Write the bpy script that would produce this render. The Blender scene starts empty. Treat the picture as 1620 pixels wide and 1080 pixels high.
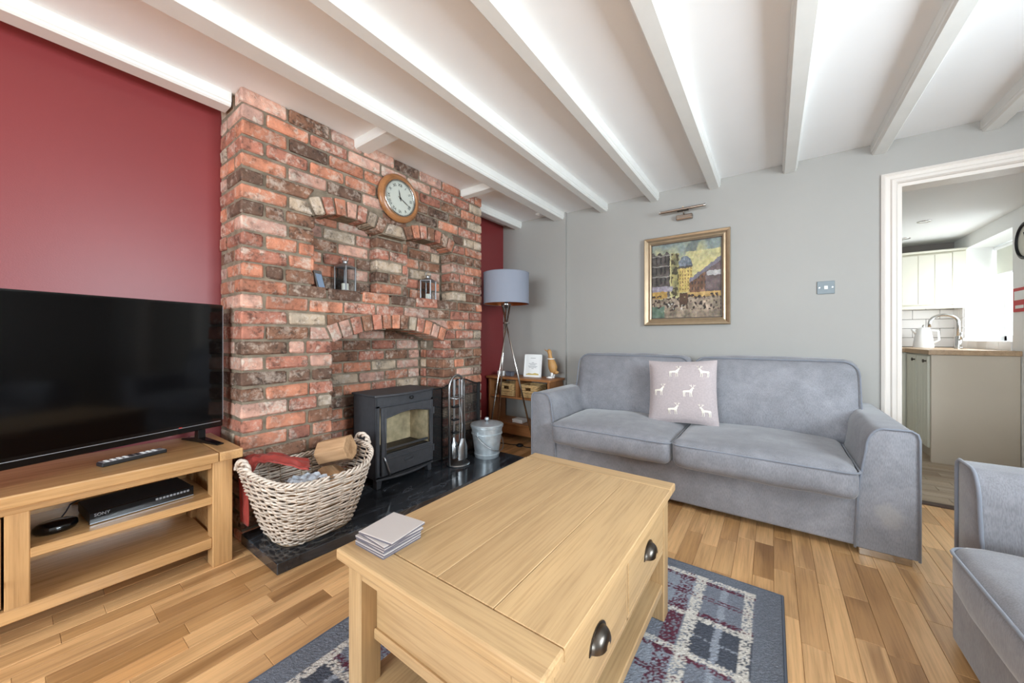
import bpy, bmesh, math, random
from mathutils import Vector, Matrix, noise

RND = random.Random(11)
PI = math.pi
sc = bpy.context.scene
COL = sc.collection

# ------------------------------------------------------------------ camera, world, lights, exposure
YAW = math.atan(412 / 572)
CAMH = 1.05
cd = bpy.data.cameras.new('camera')
cd.sensor_width = 36.0
cd.lens = 36.0 * 572 / 1620
cd.shift_y = -6 / 1620
cd.clip_start = 0.02
cam = bpy.data.objects.new('camera', cd)
COL.objects.link(cam)
cam.location = (0, 0, CAMH)
cam.rotation_euler = (PI / 2, 0, YAW)
sc.camera = cam

wd = bpy.data.worlds.new('sky')
sc.world = wd
wd.use_nodes = True
bg = wd.node_tree.nodes['Background']
bg.inputs[0].default_value = (0.86, 0.93, 1.0, 1)
bg.inputs[1].default_value = 1.4

def area(name, loc, rot, sx, sy, power, color=(1, 1, 1)):
    l = bpy.data.lights.new(name, 'AREA')
    l.shape = 'RECTANGLE'; l.size = sx; l.size_y = sy; l.energy = power; l.color = color
    o = bpy.data.objects.new(name, l); COL.objects.link(o)
    o.location = loc; o.rotation_euler = rot
    return o
# daylight entering by the windows of the room (behind and to the right of the camera) and of the kitchen
area('window_right_offscreen', (2.03, 0.95, 1.42), (0, PI / 2, 0), 1.1, 1.2, 135, (0.86, 0.94, 1.0))
area('window_rear_offscreen', (-0.2, -3.48, 1.42), (PI / 2, 0, 0), 2.6, 1.1, 215, (0.86, 0.94, 1.0))
area('window_kitchen_offscreen', (1.95, 5.1, 1.5), (0, PI / 2, 0), 0.85, 0.8, 30, (0.93, 0.97, 1.0))

vs = sc.view_settings
vs.view_transform = 'Standard'
vs.look = 'None'
vs.gamma = 1.0
vs.use_curve_mapping = False
vs.exposure = 0.22
sc.cycles.max_bounces = 8
sc.cycles.diffuse_bounces = 5
sc.cycles.caustics_reflective = False
sc.cycles.caustics_refractive = False
sc.cycles.sample_clamp_indirect = 6.0

# ------------------------------------------------------------------ helpers: colour, nodes, materials
def lin(c):
    out = []
    for v in c:
        v = v / 255.0
        out.append(v / 12.92 if v <= 0.04045 else ((v + 0.055) / 1.055) ** 2.4)
    return (*out, 1.0)

class NT:
    def __init__(s, name):
        s.m = bpy.data.materials.new(name); s.m.use_nodes = True
        s.t = s.m.node_tree; s.b = s.t.nodes['Principled BSDF']
    def n(s, typ, **kw):
        nd = s.t.nodes.new(typ)
        for k, v in kw.items():
            setattr(nd, k, v)
        return nd
    def l(s, a, b): s.t.links.new(a, b)
    def math(s, op, a, b=None):
        nd = s.n('ShaderNodeMath', operation=op)
        for i, v in enumerate((a, b)):
            if v is None: continue
            if isinstance(v, (int, float)): nd.inputs[i].default_value = v
            else: s.l(v, nd.inputs[i])
        return nd.outputs[0]
    def mix(s, fac, a, b, mode='MIX'):
        nd = s.n('ShaderNodeMix', data_type='RGBA', blend_type=mode)
        for sock, v in ((nd.inputs[0], fac), (nd.inputs[6], a), (nd.inputs[7], b)):
            if isinstance(v, (int, float)): sock.default_value = v
            elif isinstance(v, tuple): sock.default_value = v
            else: s.l(v, sock)
        return nd.outputs[2]
    def noise(s, vec, scale, detail=3, rough=0.5, dist=0.0):
        nd = s.n('ShaderNodeTexNoise')
        nd.inputs['Scale'].default_value = scale; nd.inputs['Detail'].default_value = detail
        nd.inputs['Roughness'].default_value = rough; nd.inputs['Distortion'].default_value = dist
        if vec is not None: s.l(vec, nd.inputs['Vector'])
        return nd.outputs[0]
    def ramp(s, fac, stops, interp='LINEAR'):
        nd = s.n('ShaderNodeValToRGB'); nd.color_ramp.interpolation = interp
        el = nd.color_ramp.elements
        while len(el) < len(stops): el.new(0.5)
        for e, (p, c) in zip(el, stops):
            e.position = p; e.color = c if len(c) == 4 else (*c, 1)
        s.l(fac, nd.inputs[0]); return nd.outputs[0]
    def coords(s, scale=(1, 1, 1), rand=None):
        tc = s.n('ShaderNodeTexCoord'); mp = s.n('ShaderNodeMapping')
        mp.inputs['Scale'].default_value = scale
        s.l(tc.outputs['Object'], mp.inputs['Vector'])
        if rand is None: return mp.outputs[0]
        sc_ = s.n('ShaderNodeVectorMath', operation='SCALE'); cb = s.n('ShaderNodeCombineXYZ')
        for i in range(3): s.l(rand, cb.inputs[i])
        s.l(cb.outputs[0], sc_.inputs[0]); sc_.inputs['Scale'].default_value = 57.0
        ad = s.n('ShaderNodeVectorMath', operation='ADD')
        s.l(mp.outputs[0], ad.inputs[0]); s.l(sc_.outputs[0], ad.inputs[1])
        return ad.outputs[0]
    def bump(s, h, strength, dist=0.01):
        nd = s.n('ShaderNodeBump'); nd.inputs['Strength'].default_value = strength
        nd.inputs['Distance'].default_value = dist
        s.l(h, nd.inputs['Height']); s.l(nd.outputs[0], s.b.inputs['Normal'])
    def col(s, v):
        if isinstance(v, tuple): s.b.inputs['Base Color'].default_value = v
        else: s.l(v, s.b.inputs['Base Color'])

def plain(name, rgb, rough=0.5, metal=0.0, var=0.0, vscale=6, bump=0.0, bscale=150, sheen=0.0, coat=0.0, spec=0.5):
    k = NT(name); b = k.b
    b.inputs['Roughness'].default_value = rough; b.inputs['Metallic'].default_value = metal
    b.inputs['Specular IOR Level'].default_value = spec
    b.inputs['Sheen Weight'].default_value = sheen; b.inputs['Coat Weight'].default_value = coat
    c = lin(rgb); co = k.coords()
    if var:
        nz = k.noise(co, vscale, 4)
        k.col(k.ramp(nz, [(0.3, tuple(x * (1 - var) for x in c[:3])), (0.7, tuple(min(1, x * (1 + var)) for x in c[:3]))]))
    else:
        k.col(c)
    if bump:
        k.bump(k.noise(co, bscale, 3), bump, 0.004)
    return k.m

def wood(name, rgb, axis='Y', rand='object', var=0.22, rough=0.42, coat=0.0, contrast=0.3, hue=0.0, rel=1.0):
    k = NT(name); b = k.b
    if rand == 'object': rd = k.n('ShaderNodeObjectInfo').outputs['Random']
    else: rd = k.n('ShaderNodeNewGeometry').outputs['Random Per Island']
    a = 'XYZ'.index(axis)
    s1 = [26 * rel] * 3; s1[a] = 1.6 * rel
    s2 = [150 * rel] * 3; s2[a] = 5.0 * rel
    s3 = [7 * rel] * 3; s3[a] = 1.0 * rel
    n1 = k.noise(k.coords(tuple(s1), rd), 1.0, 4, 0.55, 0.6)
    n2 = k.noise(k.coords(tuple(s2), rd), 1.0, 3, 0.6)
    n3 = k.noise(k.coords(tuple(s3), rd), 1.0, 3, 0.5, 0.8)
    c = lin(rgb)[:3]
    dk = tuple(x * y for x, y in zip(c, (1 - contrast, 1 - contrast * 1.15, 1 - contrast * 1.3)))
    lt = tuple(min(1, x * y) for x, y in zip(c, (1 + contrast * .55, 1 + contrast * .55, 1 + contrast * .5)))
    f = k.math('ADD', k.math('MULTIPLY', n1, 0.55), k.math('MULTIPLY', n3, 0.45))
    base = k.ramp(f, [(0.34, dk), (0.5, c), (0.68, lt)])
    fine = k.ramp(n2, [(0.36, (0.72, 0.68, 0.62)), (0.55, (1, 1, 1))])
    base = k.mix(0.55, base, fine, 'MULTIPLY')
    # every board its own tone
    tone = k.ramp(rd, [(0.0, (1 - var, 1 - var * 1.2, 1 - var * 1.45)), (0.45, (1, 1, 1)), (0.8, (1 + var * .4, 1 + var * .42, 1 + var * .4)), (1.0, (1 - var * .5, 1 - var * .8, 1 - var * 1.1))])
    k.col(k.mix(1.0, base, tone, 'MULTIPLY'))
    b.inputs['Roughness'].default_value = rough; b.inputs['Coat Weight'].default_value = coat
    b.inputs['Coat Roughness'].default_value = 0.2
    k.bump(n2, 0.12, 0.002)
    return k.m

def brickmat(name, rgb, pale=0.35, dark=0.3):
    k = NT(name)
    rd = k.n('ShaderNodeObjectInfo').outputs['Random']
    co = k.coords((1, 1, 1), rd)
    c = lin(rgb)[:3]
    n1 = k.noise(co, 14, 5, 0.6)
    n2 = k.noise(co, 38, 5, 0.65, 0.5)
    n3 = k.noise(co, 9, 4, 0.6, 0.6)
    n4 = k.noise(co, 5, 3, 0.6, 1.0)
    base = k.ramp(n1, [(0.3, tuple(x * .55 for x in c)), (0.5, c), (0.7, tuple(min(1, x * 1.32) for x in c))])
    base = k.mix(k.ramp(n4, [(0.42, (0, 0, 0)), (0.62, (.6, .6, .6))]), base, tuple(x * y for x, y in zip(c, (.7, .78, .86))) + (1,))
    lime = k.ramp(k.math('MULTIPLY', k.math('ADD', n2, n3), 0.5), [(0.5, (0, 0, 0)), (0.61, (pale * 1.9,) * 3)])
    base = k.mix(lime, base, lin((204, 190, 176)))
    soot = k.ramp(k.math('MULTIPLY', k.math('ADD', n1, k.noise(co, 60, 3)), 0.5), [(0.36, (dark * 2,) * 3), (0.47, (0, 0, 0))])
    base = k.mix(soot, base, lin((66, 55, 48)))
    tone = k.ramp(rd, [(0.0, (0.76, 0.74, 0.74)), (0.5, (1, 1, 1)), (1.0, (1.14, 1.12, 1.1))])
    k.col(k.mix(1.0, base, tone, 'MULTIPLY'))
    k.b.inputs['Roughness'].default_value = 0.88
    k.b.inputs['Specular IOR Level'].default_value = 0.25
    k.bump(k.math('ADD', n2, k.noise(co, 110, 3)), 0.55, 0.006)
    return k.m

def fabric(name, rgb, brush=0.18, rib=True, stain=None):
    k = NT(name); c = lin(rgb)[:3]
    co = k.coords()
    n1 = k.noise(co, 4.5, 5, 0.6, 0.7)
    n2 = k.noise(k.coords((330, 330, 60)), 1.0, 2)
    n3 = k.noise(co, 17, 4, 0.6)
    f = k.math('ADD', k.math('MULTIPLY', n1, 0.65), k.math('MULTIPLY', n3, 0.35))
    base = k.ramp(f, [(0.32, tuple(x * (1 - brush) for x in c)), (0.5, c), (0.68, tuple(min(1, x * (1 + brush * 1.3)) for x in c))])
    weave = k.ramp(n2, [(0.35, (0.8, 0.8, 0.81)), (0.6, (1.05, 1.05, 1.05))])
    base = k.mix(0.8, base, weave, 'MULTIPLY')
    if stain:
        tc = k.n('ShaderNodeTexCoord')
        d = k.n('ShaderNodeVectorMath', operation='DISTANCE'); k.l(tc.outputs['Object'], d.inputs[0]); d.inputs[1].default_value = stain
        dd = k.math('ADD', d.outputs['Value'], k.math('MULTIPLY', k.math('SUBTRACT', n3, 0.5), 0.09))
        base = k.mix(k.ramp(dd, [(0.035, (0.42, 0.42, 0.42)), (0.062, (0, 0, 0))]), base, lin((176, 172, 168)))
    k.col(base)
    k.b.inputs['Roughness'].default_value = 0.85
    k.b.inputs['Sheen Weight'].default_value = 0.35
    k.b.inputs['Sheen Roughness'].default_value = 0.4
    k.b.inputs['Specular IOR Level'].default_value = 0.2
    k.bump(n2, 0.25, 0.002)
    return k.m

def attr_mat(name, rough=0.7, noise_amt=0.0, nscale=400, bump=0.0, spec=0.3):
    k = NT(name)
    at = k.n('ShaderNodeAttribute', attribute_name='Col')
    c = at.outputs['Color']
    nz = k.noise(k.coords(), nscale, 2)
    if noise_amt:
        c = k.mix(1.0, c, k.ramp(nz, [(0.3, (1 - noise_amt,) * 3), (0.7, (1 + noise_amt,) * 3)]), 'MULTIPLY')
    k.col(c)
    k.b.inputs['Roughness'].default_value = rough; k.b.inputs['Specular IOR Level'].default_value = spec
    if bump: k.bump(nz, bump, 0.004)
    return k.m

def glassmat(name, tint=(0.95, 0.97, 0.98), refl=0.08, rough=0.02):
    k = NT(name); t = k.t
    t.nodes.remove(k.b)
    tr = k.n('ShaderNodeBsdfTransparent'); tr.inputs[0].default_value = (*tint, 1)
    gl = k.n('ShaderNodeBsdfGlossy'); gl.inputs['Roughness'].default_value = rough
    lw = k.n('ShaderNodeLayerWeight'); lw.inputs[0].default_value = 0.5
    fr = k.math('ADD', k.math('MULTIPLY', k.math('POWER', lw.outputs['Facing'], 5.0), 0.8), 0.025)
    mx = k.n('ShaderNodeMixShader')
    k.l(fr, mx.inputs[0]); k.l(tr.outputs[0], mx.inputs[1]); k.l(gl.outputs[0], mx.inputs[2])
    k.l(mx.outputs[0], t.nodes['Material Output'].inputs[0])
    return k.m

M = {}
M['red'] = plain('red_paint', (130, 50, 51), 0.4, var=0.03, vscale=2, bump=0.05, bscale=220, spec=0.5)
M['grey'] = plain('grey_paint', (160, 157, 152), 0.6, var=0.02, vscale=2, bump=0.05, bscale=160)
M['white'] = plain('white_paint', (243, 243, 243), 0.6, var=0.012, vscale=3, bump=0.08, bscale=60)
M['beam'] = plain('beam_gloss_paint', (228, 228, 224), 0.4, var=0.02, vscale=9, bump=0.12, bscale=40)
M['trimw'] = plain('trim_paint', (218, 210, 202), 0.4, var=0.015)
M['mortar'] = plain('mortar', (134, 122, 106), 0.95, var=0.3, vscale=18, bump=0.6, bscale=120, spec=0.1)
M['slate'] = None
M['plank'] = wood('plank_oak', (218, 174, 124), 'Y', 'object', 0.36, 0.3, 0.0, 0.36)
M['plank_f'] = wood('plank_oak_field', (218, 174, 124), 'Y', 'island', 0.36, 0.3, 0.0, 0.36)
M['oakx'] = wood('oak_along_x', (190, 158, 116), 'X', 'object', 0.08, 0.42, 0.0, 0.2)
M['oaky'] = wood('oak_along_y', (190, 158, 116), 'Y', 'object', 0.08, 0.42, 0.0, 0.2)
M['oakz'] = wood('oak_along_z', (190, 158, 116), 'Z', 'object', 0.08, 0.42, 0.0, 0.2)
M['toaky'] = wood('golden_oak_along_y', (192, 150, 102), 'Y', 'object', 0.1, 0.2, 0.3, 0.26)
M['toakx'] = wood('golden_oak_along_x', (192, 150, 102), 'X', 'object', 0.1, 0.3, 0.15, 0.26)
M['toakz'] = wood('golden_oak_along_z', (192, 150, 102), 'Z', 'object', 0.1, 0.36, 0.0, 0.26)
M['pinex'] = wood('brown_wood_along_x', (160, 108, 66), 'X', 'object', 0.12, 0.45, 0.0, 0.32)
M['pinez'] = wood('brown_wood_along_z', (160, 108, 66), 'Z', 'object', 0.12, 0.45, 0.0, 0.32)
M['logwood'] = wood('split_log_wood', (196, 158, 120), 'Y', 'object', 0.1, 0.8, 0.0, 0.35)
M['bark'] = plain('log_bark', (120, 96, 76), 0.95, var=0.4, vscale=40, bump=0.8, bscale=60)
M['clockwood'] = wood('clock_case_wood', (164, 112, 70), 'Y', 'object', 0.05, 0.35, 0.2, 0.25)
M['sofa'] = fabric('grey_cord_fabric', (136, 136, 141), stain=(0.945, 0.0, 0.215))
M['sofa2'] = fabric('grey_cord_fabric_armchair', (136, 136, 141))
M['piping'] = plain('grey_piping', (120, 124, 134), 0.8, sheen=0.3)
M['chrome'] = plain('brushed_chrome', (200, 198, 194), 0.22, 1.0)
M['steel'] = plain('satin_steel', (168, 170, 172), 0.34, 1.0, var=0.08, vscale=30)
M['galv'] = plain('galvanised_zinc', (196, 206, 212), 0.36, 0.6, var=0.16, vscale=26, bump=0.04, bscale=40)
M['pewter'] = plain('pewter', (92, 86, 80), 0.32, 1.0, var=0.1, vscale=40)
M['iron'] = plain('stove_black_iron', (66, 67, 71), 0.55, 0.2, var=0.12, vscale=30, bump=0.12, bscale=300)
M['irondark'] = plain('black_iron', (26, 26, 28), 0.6, 0.2)
M['blackgloss'] = plain('black_gloss_plastic', (9, 9, 10), 0.16, 0, spec=0.55)
M['screen'] = plain('tv_screen', (4, 4, 5), 0.09, 0, spec=0.4)
M['blackmatt'] = plain('black_matt_plastic', (20, 20, 22), 0.5)
M['silverp'] = plain('silver_plastic', (170, 172, 178), 0.3, 0.6)
M['whitep'] = plain('white_card', (238, 238, 236), 0.6)
M['redleather'] = plain('red_leather', (152, 54, 46), 0.55, var=0.2, vscale=20, bump=0.2, bscale=60, sheen=0.1)
M['shade'] = plain('grey_lampshade', (136, 141, 154), 0.85, bump=0.15, bscale=500)
M['copper'] = plain('copper_lining', (190, 112, 62), 0.4, 0.6)
M['goldframe'] = plain('champagne_frame', (188, 166, 138), 0.32, 0.75, var=0.06, vscale=20)
M['bronze'] = plain('bronze_chrome', (158, 142, 130), 0.25, 1.0)
M['frameedge'] = plain('dark_frame_edge', (70, 54, 40), 0.5)
M['canvas'] = attr_mat('painted_canvas', 0.6, 0.05, 120, 0.15)
M['rug'] = attr_mat('tartan_wool', 0.98, 0.28, 480, 0.9, 0.05)
M['wicker'] = plain('bleached_willow', (206, 192, 178), 0.85, var=0.28, vscale=34, bump=0.3, bscale=90, spec=0.2)
M['wickerd'] = plain('willow_stakes', (150, 126, 100), 0.9, var=0.25, vscale=30)
M['rattan'] = plain('honey_rattan', (196, 162, 112), 0.8, var=0.25, vscale=60, bump=0.8, bscale=90)
M['pillow'] = plain('mauve_linen', (178, 166, 166), 0.95, var=0.07, vscale=90, bump=0.3, bscale=600, sheen=0.2)
M['stag'] = plain('cream_print', (236, 230, 216), 0.95)
M['coaster'] = plain('taupe_leatherette', (184, 176, 172), 0.5, bump=0.15, bscale=500)
M['coasteredge'] = plain('coaster_core', (96, 92, 100), 0.7)
M['dial'] = plain('clock_dial', (226, 222, 208), 0.5)
M['ink'] = plain('black_ink', (26, 24, 24), 0.6)
M['greyink'] = plain('grey_ink', (150, 150, 152), 0.8)
M['glass'] = glassmat('clear_glass')
M['cream'] = plain('cream_cabinet_paint', (226, 222, 206), 0.45, var=0.01)
M['beige'] = plain('beige_panel_paint', (200, 187, 169), 0.5, var=0.015)
M['tile'] = plain('white_metro_tile', (238, 234, 230), 0.18, var=0.02)
M['grout'] = plain('grey_grout', (134, 126, 120), 0.9)
M['kwhite'] = plain('kitchen_white_paint', (240, 240, 238), 0.6)
M['worktop'] = wood('worktop_wood', (190, 160, 128), 'Y', 'object', 0.06, 0.4, 0.0, 0.2)
M['vinyl'] = wood('pale_vinyl_plank', (178, 162, 142), 'X', 'object', 0.18, 0.5, 0.0, 0.25)
M['blind'] = plain('roller_blind_cloth', (222, 224, 214), 0.9, bump=0.1, bscale=500)
M['upvc'] = plain('white_upvc', (240, 242, 244), 0.35)
M['signred'] = plain('red_sign', (198, 44, 48), 0.6)
M['duckw'] = wood('duck_wood', (186, 140, 84), 'Z', 'object', 0.05, 0.5, 0.0, 0.35)
M['bluemetal'] = plain('pale_blue_gloss', (150, 170, 196), 0.25, 0.2)
M['firebrick'] = plain('pale_firebrick', (200, 178, 140), 0.9, var=0.3, vscale=20, bump=0.4, bscale=80)
M['paper'] = plain('newsprint', (206, 214, 224), 0.9, var=0.2, vscale=60)
M['plywhite'] = plain('skirting_paint', (232, 232, 230), 0.4)
# slate: near black, polished, faint veins and dust
k = NT('black_slate'); co = k.coords()
v1 = k.noise(k.coords((9, 3, 9)), 1.0, 6, 0.65, 1.4)
k.col(k.ramp(v1, [(0.42, lin((36, 38, 42))[:3]), (0.56, lin((52, 55, 60))[:3]), (0.62, lin((78, 82, 88))[:3]), (0.66, lin((46, 48, 53))[:3])]))
k.b.inputs['Roughness'].default_value = 0.11; k.b.inputs['Specular IOR Level'].default_value = 0.75
k.bump(v1, 0.08, 0.004)
M['slate'] = k.m
BR = {
    'orange': brickmat('brick_orange', (194, 130, 103), 0.34, 0.25),
    'red': brickmat('brick_red', (174, 116, 97), 0.36, 0.3),
    'pink': brickmat('brick_pink', (200, 156, 138), 0.5, 0.2),
    'brown': brickmat('brick_brown', (136, 98, 78), 0.3, 0.4),
    'dark': brickmat('brick_dark', (112, 86, 72), 0.26, 0.42),
    'buff': brickmat('brick_buff', (184, 164, 142), 0.5, 0.3),
}
def pick_brick(z, r=RND):
    w = {'orange': .18, 'red': .24, 'pink': .17, 'brown': .22, 'dark': .11, 'buff': .08}
    x = r.random() * sum(w.values())
    for kk, ww in w.items():
        x -= ww
        if x <= 0: return BR[kk]
    return BR['red']

# ------------------------------------------------------------------ helpers: objects and meshes
def basis_world(o):
    m = o.matrix_parent_inverse @ o.matrix_basis if o.parent else o.matrix_basis
    return basis_world(o.parent) @ m if o.parent else m

def props(o, label=None, cat=None, group=None, kind=None):
    if label: o['label'] = label
    if cat: o['category'] = cat
    if group: o['group'] = group
    if kind: o['kind'] = kind
    return o

def thing(name, label, cat, loc=(0, 0, 0), rotz=0.0, group=None, kind=None):
    o = bpy.data.objects.new(name, None); COL.objects.link(o)
    o.empty_display_size = 0.05
    o.location = loc; o.rotation_euler = (0, 0, rotz)
    return props(o, label, cat, group, kind)

def link(name, me, parent=None, world=True):
    o = bpy.data.objects.new(name, me); COL.objects.link(o)
    if parent is not None:
        o.parent = parent
        if world: o.matrix_parent_inverse = basis_world(parent).inverted()
    return o

class MB:
    """collects shapes; build() links them as one mesh object"""
    def __init__(s): s.v = []; s.f = []
    def add(s, vs, fs):
        b = len(s.v); s.v += [tuple(p) for p in vs]; s.f += [tuple(b + i for i in f) for f in fs]; return s
    def box(s, x0, x1, y0, y1, z0, z1):
        x0, x1 = sorted((x0, x1)); y0, y1 = sorted((y0, y1)); z0, z1 = sorted((z0, z1))
        return s.add([(x0, y0, z0), (x1, y0, z0), (x1, y1, z0), (x0, y1, z0), (x0, y0, z1), (x1, y0, z1), (x1, y1, z1), (x0, y1, z1)],
                     [(0, 3, 2, 1), (4, 5, 6, 7), (0, 1, 5, 4), (1, 2, 6, 5), (2, 3, 7, 6), (3, 0, 4, 7)])
    def prism(s, poly, fn, a, b):
        """poly 2-D, fn(u,v,w)->xyz, extruded from w=a to w=b"""
        n = len(poly)
        return s.add([fn(u, v, a) for u, v in poly] + [fn(u, v, b) for u, v in poly],
                     [tuple(range(n - 1, -1, -1)), tuple(range(n, 2 * n))] + [(i, (i + 1) % n, n + (i + 1) % n, n + i) for i in range(n)])
    def ring(s, rings, closed=False, cap=True):
        n = len(rings[0]); vs = [p for r in rings for p in r]; fs = []
        m = len(rings)
        for i in range(m if closed else m - 1):
            j = (i + 1) % m
            for q in range(n):
                fs.append((i * n + q, i * n + (q + 1) % n, j * n + (q + 1) % n, j * n + q))
        if cap and not closed:
            fs.append(tuple(range(n - 1, -1, -1))); fs.append(tuple((m - 1) * n + q for q in range(n)))
        return s.add(vs, fs)
    def tube(s, pts, r, n=8, closed=False, flat=1.0):
        pts = [Vector(p) for p in pts]; rings = []; up = None; m = len(pts)
        for i, p in enumerate(pts):
            if closed: t = pts[(i + 1) % m] - pts[i - 1]
            else: t = pts[min(i + 1, m - 1)] - pts[max(i - 1, 0)]
            t.normalize()
            if up is None:
                up = Vector((0, 0, 1)) if abs(t.z) < 0.9 else Vector((1, 0, 0))
            sd = t.cross(up)
            if sd.length < 1e-5: sd = t.orthogonal()
            sd.normalize(); up = sd.cross(t).normalized()
            rr = r[i] if isinstance(r, (list, tuple)) else r
            rings.append([p + sd * math.cos(2 * PI * q / n) * rr + up * math.sin(2 * PI * q / n) * rr * flat for q in range(n)])
        return s.ring(rings, closed)
    def cyl(s, p0, p1, r0, r1=None, n=16):
        return s.tube([p0, p1], [r0, r0 if r1 is None else r1], n)
    def lathe(s, prof, c=(0, 0, 0), n=32, axis='Z', cap=True):
        rings = []
        for r, h in prof:
            row = []
            for q in range(n):
                a = 2 * PI * q / n; x, y = r * math.cos(a), r * math.sin(a)
                if axis == 'Z': row.append((c[0] + x, c[1] + y, c[2] + h))
                elif axis == 'X': row.append((c[0] + h, c[1] + x, c[2] + y))
                else: row.append((c[0] + y, c[1] + h, c[2] + x))
            rings.append(row)
        return s.ring(rings, False, cap)
    def grid(s, nu, nv, fn, closed_u=False):
        vs = [fn(i / (nu if closed_u else nu - 1), j / (nv - 1)) for j in range(nv) for i in range(nu)]
        fs = []
        for j in range(nv - 1):
            for i in range(nu if closed_u else nu - 1):
                fs.append((j * nu + i, j * nu + (i + 1) % nu, (j + 1) * nu + (i + 1) % nu, (j + 1) * nu + i))
        return s.add(vs, fs)
    def mesh(s, name, bevel=0.0, seg=1, smooth=False, merge=False, angle=30):
        me = bpy.data.meshes.new(name)
        me.from_pydata(s.v, [], s.f); me.update()
        bm = bmesh.new(); bm.from_mesh(me)
        if merge: bmesh.ops.remove_doubles(bm, verts=bm.verts, dist=1e-5)
        bmesh.ops.recalc_face_normals(bm, faces=bm.faces)
        if bevel:
            es = [e for e in bm.edges if len(e.link_faces) == 2 and e.calc_face_angle(0) > math.radians(angle)]
            bmesh.ops.bevel(bm, geom=es, offset=bevel, segments=seg, affect='EDGES', profile=0.5, clamp_overlap=True)
        bm.to_mesh(me); bm.free()
        if smooth:
            for p in me.polygons: p.use_smooth = True
        return me
    def build(s, name, mat, parent=None, bevel=0.0, seg=1, smooth=False, world=True, merge=False, autos=None):
        me = s.mesh(name, bevel, seg, smooth, merge)
        if autos:
            for p in me.polygons: p.use_smooth = True
            me.set_sharp_from_angle(angle=math.radians(autos))
        me.materials.append(mat)
        return link(name, me, parent, world)

def B(name, mat, parent, *b, bevel=0.003, seg=1, world=True):
    return MB().box(*b).build(name, mat, parent, bevel, seg, world=world)

fYZ = lambda u, v, w: (w, u, v)       # polygon in Y,Z; extruded along X
fXZ = lambda u, v, w: (u, w, v)       # polygon in X,Z; extruded along Y
fXY = lambda u, v, w: (u, v, w)

def text(name, body, size, mat, parent, loc, rot, extrude=0.0006, world=True):
    cu = bpy.data.curves.new(name, 'FONT'); cu.body = body; cu.size = size; cu.extrude = extrude
    cu.align_x = 'CENTER'; cu.align_y = 'CENTER'; cu.materials.append(mat)
    o = bpy.data.objects.new(name, cu); COL.objects.link(o)
    o.parent = parent
    if world: o.matrix_parent_inverse = basis_world(parent).inverted()
    o.location = loc; o.rotation_euler = rot
    TEXTS.append(o)
    return o
TEXTS = []

# ------------------------------------------------------------------ the room
CEIL = 2.335
XL, XR, YB, YR = -2.52, 1.95, 3.36, -3.40
ALC = 3.325            # the alcove wall stands a little proud of the main back wall
CHX, CH0, CH1 = -2.20, 0.69, 2.57

sub = MB().box(XL - .1, XR + .1, YR - .1, YB, -0.12, -0.012)
floor = props(sub.build('floor', M['plank_f']), 'warm oak strip floor of mixed light and dark boards', 'floor', kind='structure')

def proj(x, y, z):
    dx, dy = -math.sin(YAW), math.cos(YAW)
    w = x * dx + y * dy
    if w < 0.05: return None
    return (810 + 572 * (x * dy - y * dx) / w, 534 - 572 * (z - CAMH) / w)
HIDE = [(-1.28, .03, -.2, 1.82), (-1.54, .54, 2.45, 3.36), (-2.52, -1.7, .69, 2.51), (.5, 1.45, .82, 1.97), (-2.52, -2.2, -.7, .62)]
planks = []
PW = 0.0765
x = XL
while x < XR:
    y = YR - RND.random() * 0.4
    while y < YB:
        ln = RND.choice((.26, .32, .38, .45, .52, .6))
        y0, y1 = max(y, YR), min(y + ln, YB)
        if y1 - y0 > 0.03:
            pts = [proj(px, py, 0) for px in (x, x + PW) for py in (y0, y1)]
            cx_, cy_ = x + PW / 2, (y0 + y1) / 2
            s = 0
            if all(pts):
                us = [p[0] for p in pts]; v_ = [p[1] for p in pts]
                if max(us) > 0 and min(us) < 1620 and min(v_) < 1080:
                    s = (max(us) - min(us)) * (max(v_) - min(v_))
                    if any(a < cx_ < b and c < cy_ < d for a, b, c, d in HIDE): s *= 0.01
            planks.append((s, x, y0, y1))
        y += ln
    x += PW
planks.sort(key=lambda p: -p[0])
pl_cache = {}
fld = MB()
for i, (s, x, y0, y1) in enumerate(planks):
    x1 = min(x + PW, XR)
    if i < 300:
        key = (round((y1 - y0) * 100), round((x1 - x) * 1000))
        if key not in pl_cache:
            hx, hy = (x1 - x) / 2 - .0004, (y1 - y0) / 2 - .0004
            me = MB().box(-hx, hx, -hy, hy, -.012, 0).mesh('plank', 0.0011)
            me.materials.append(M['plank']); pl_cache[key] = me
        o = link('plank', pl_cache[key], floor, False)
        o.location = ((x + x1) / 2, (y0 + y1) / 2, RND.uniform(-.0005, .0003))
    else:
        fld.box(x + .0005, x1 - .0005, y0 + .0005, y1 - .0005, -.012, RND.uniform(-.0005, .0002))
props(fld.build('plank_field', M['plank_f'], floor), kind='stuff')

props(B('wall_left', M['red'], None, XL - .12, XL, YR, ALC, -.02, CEIL + .05, bevel=0), 'deep red painted wall behind the brick chimney breast', 'wall', kind='structure')
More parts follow.
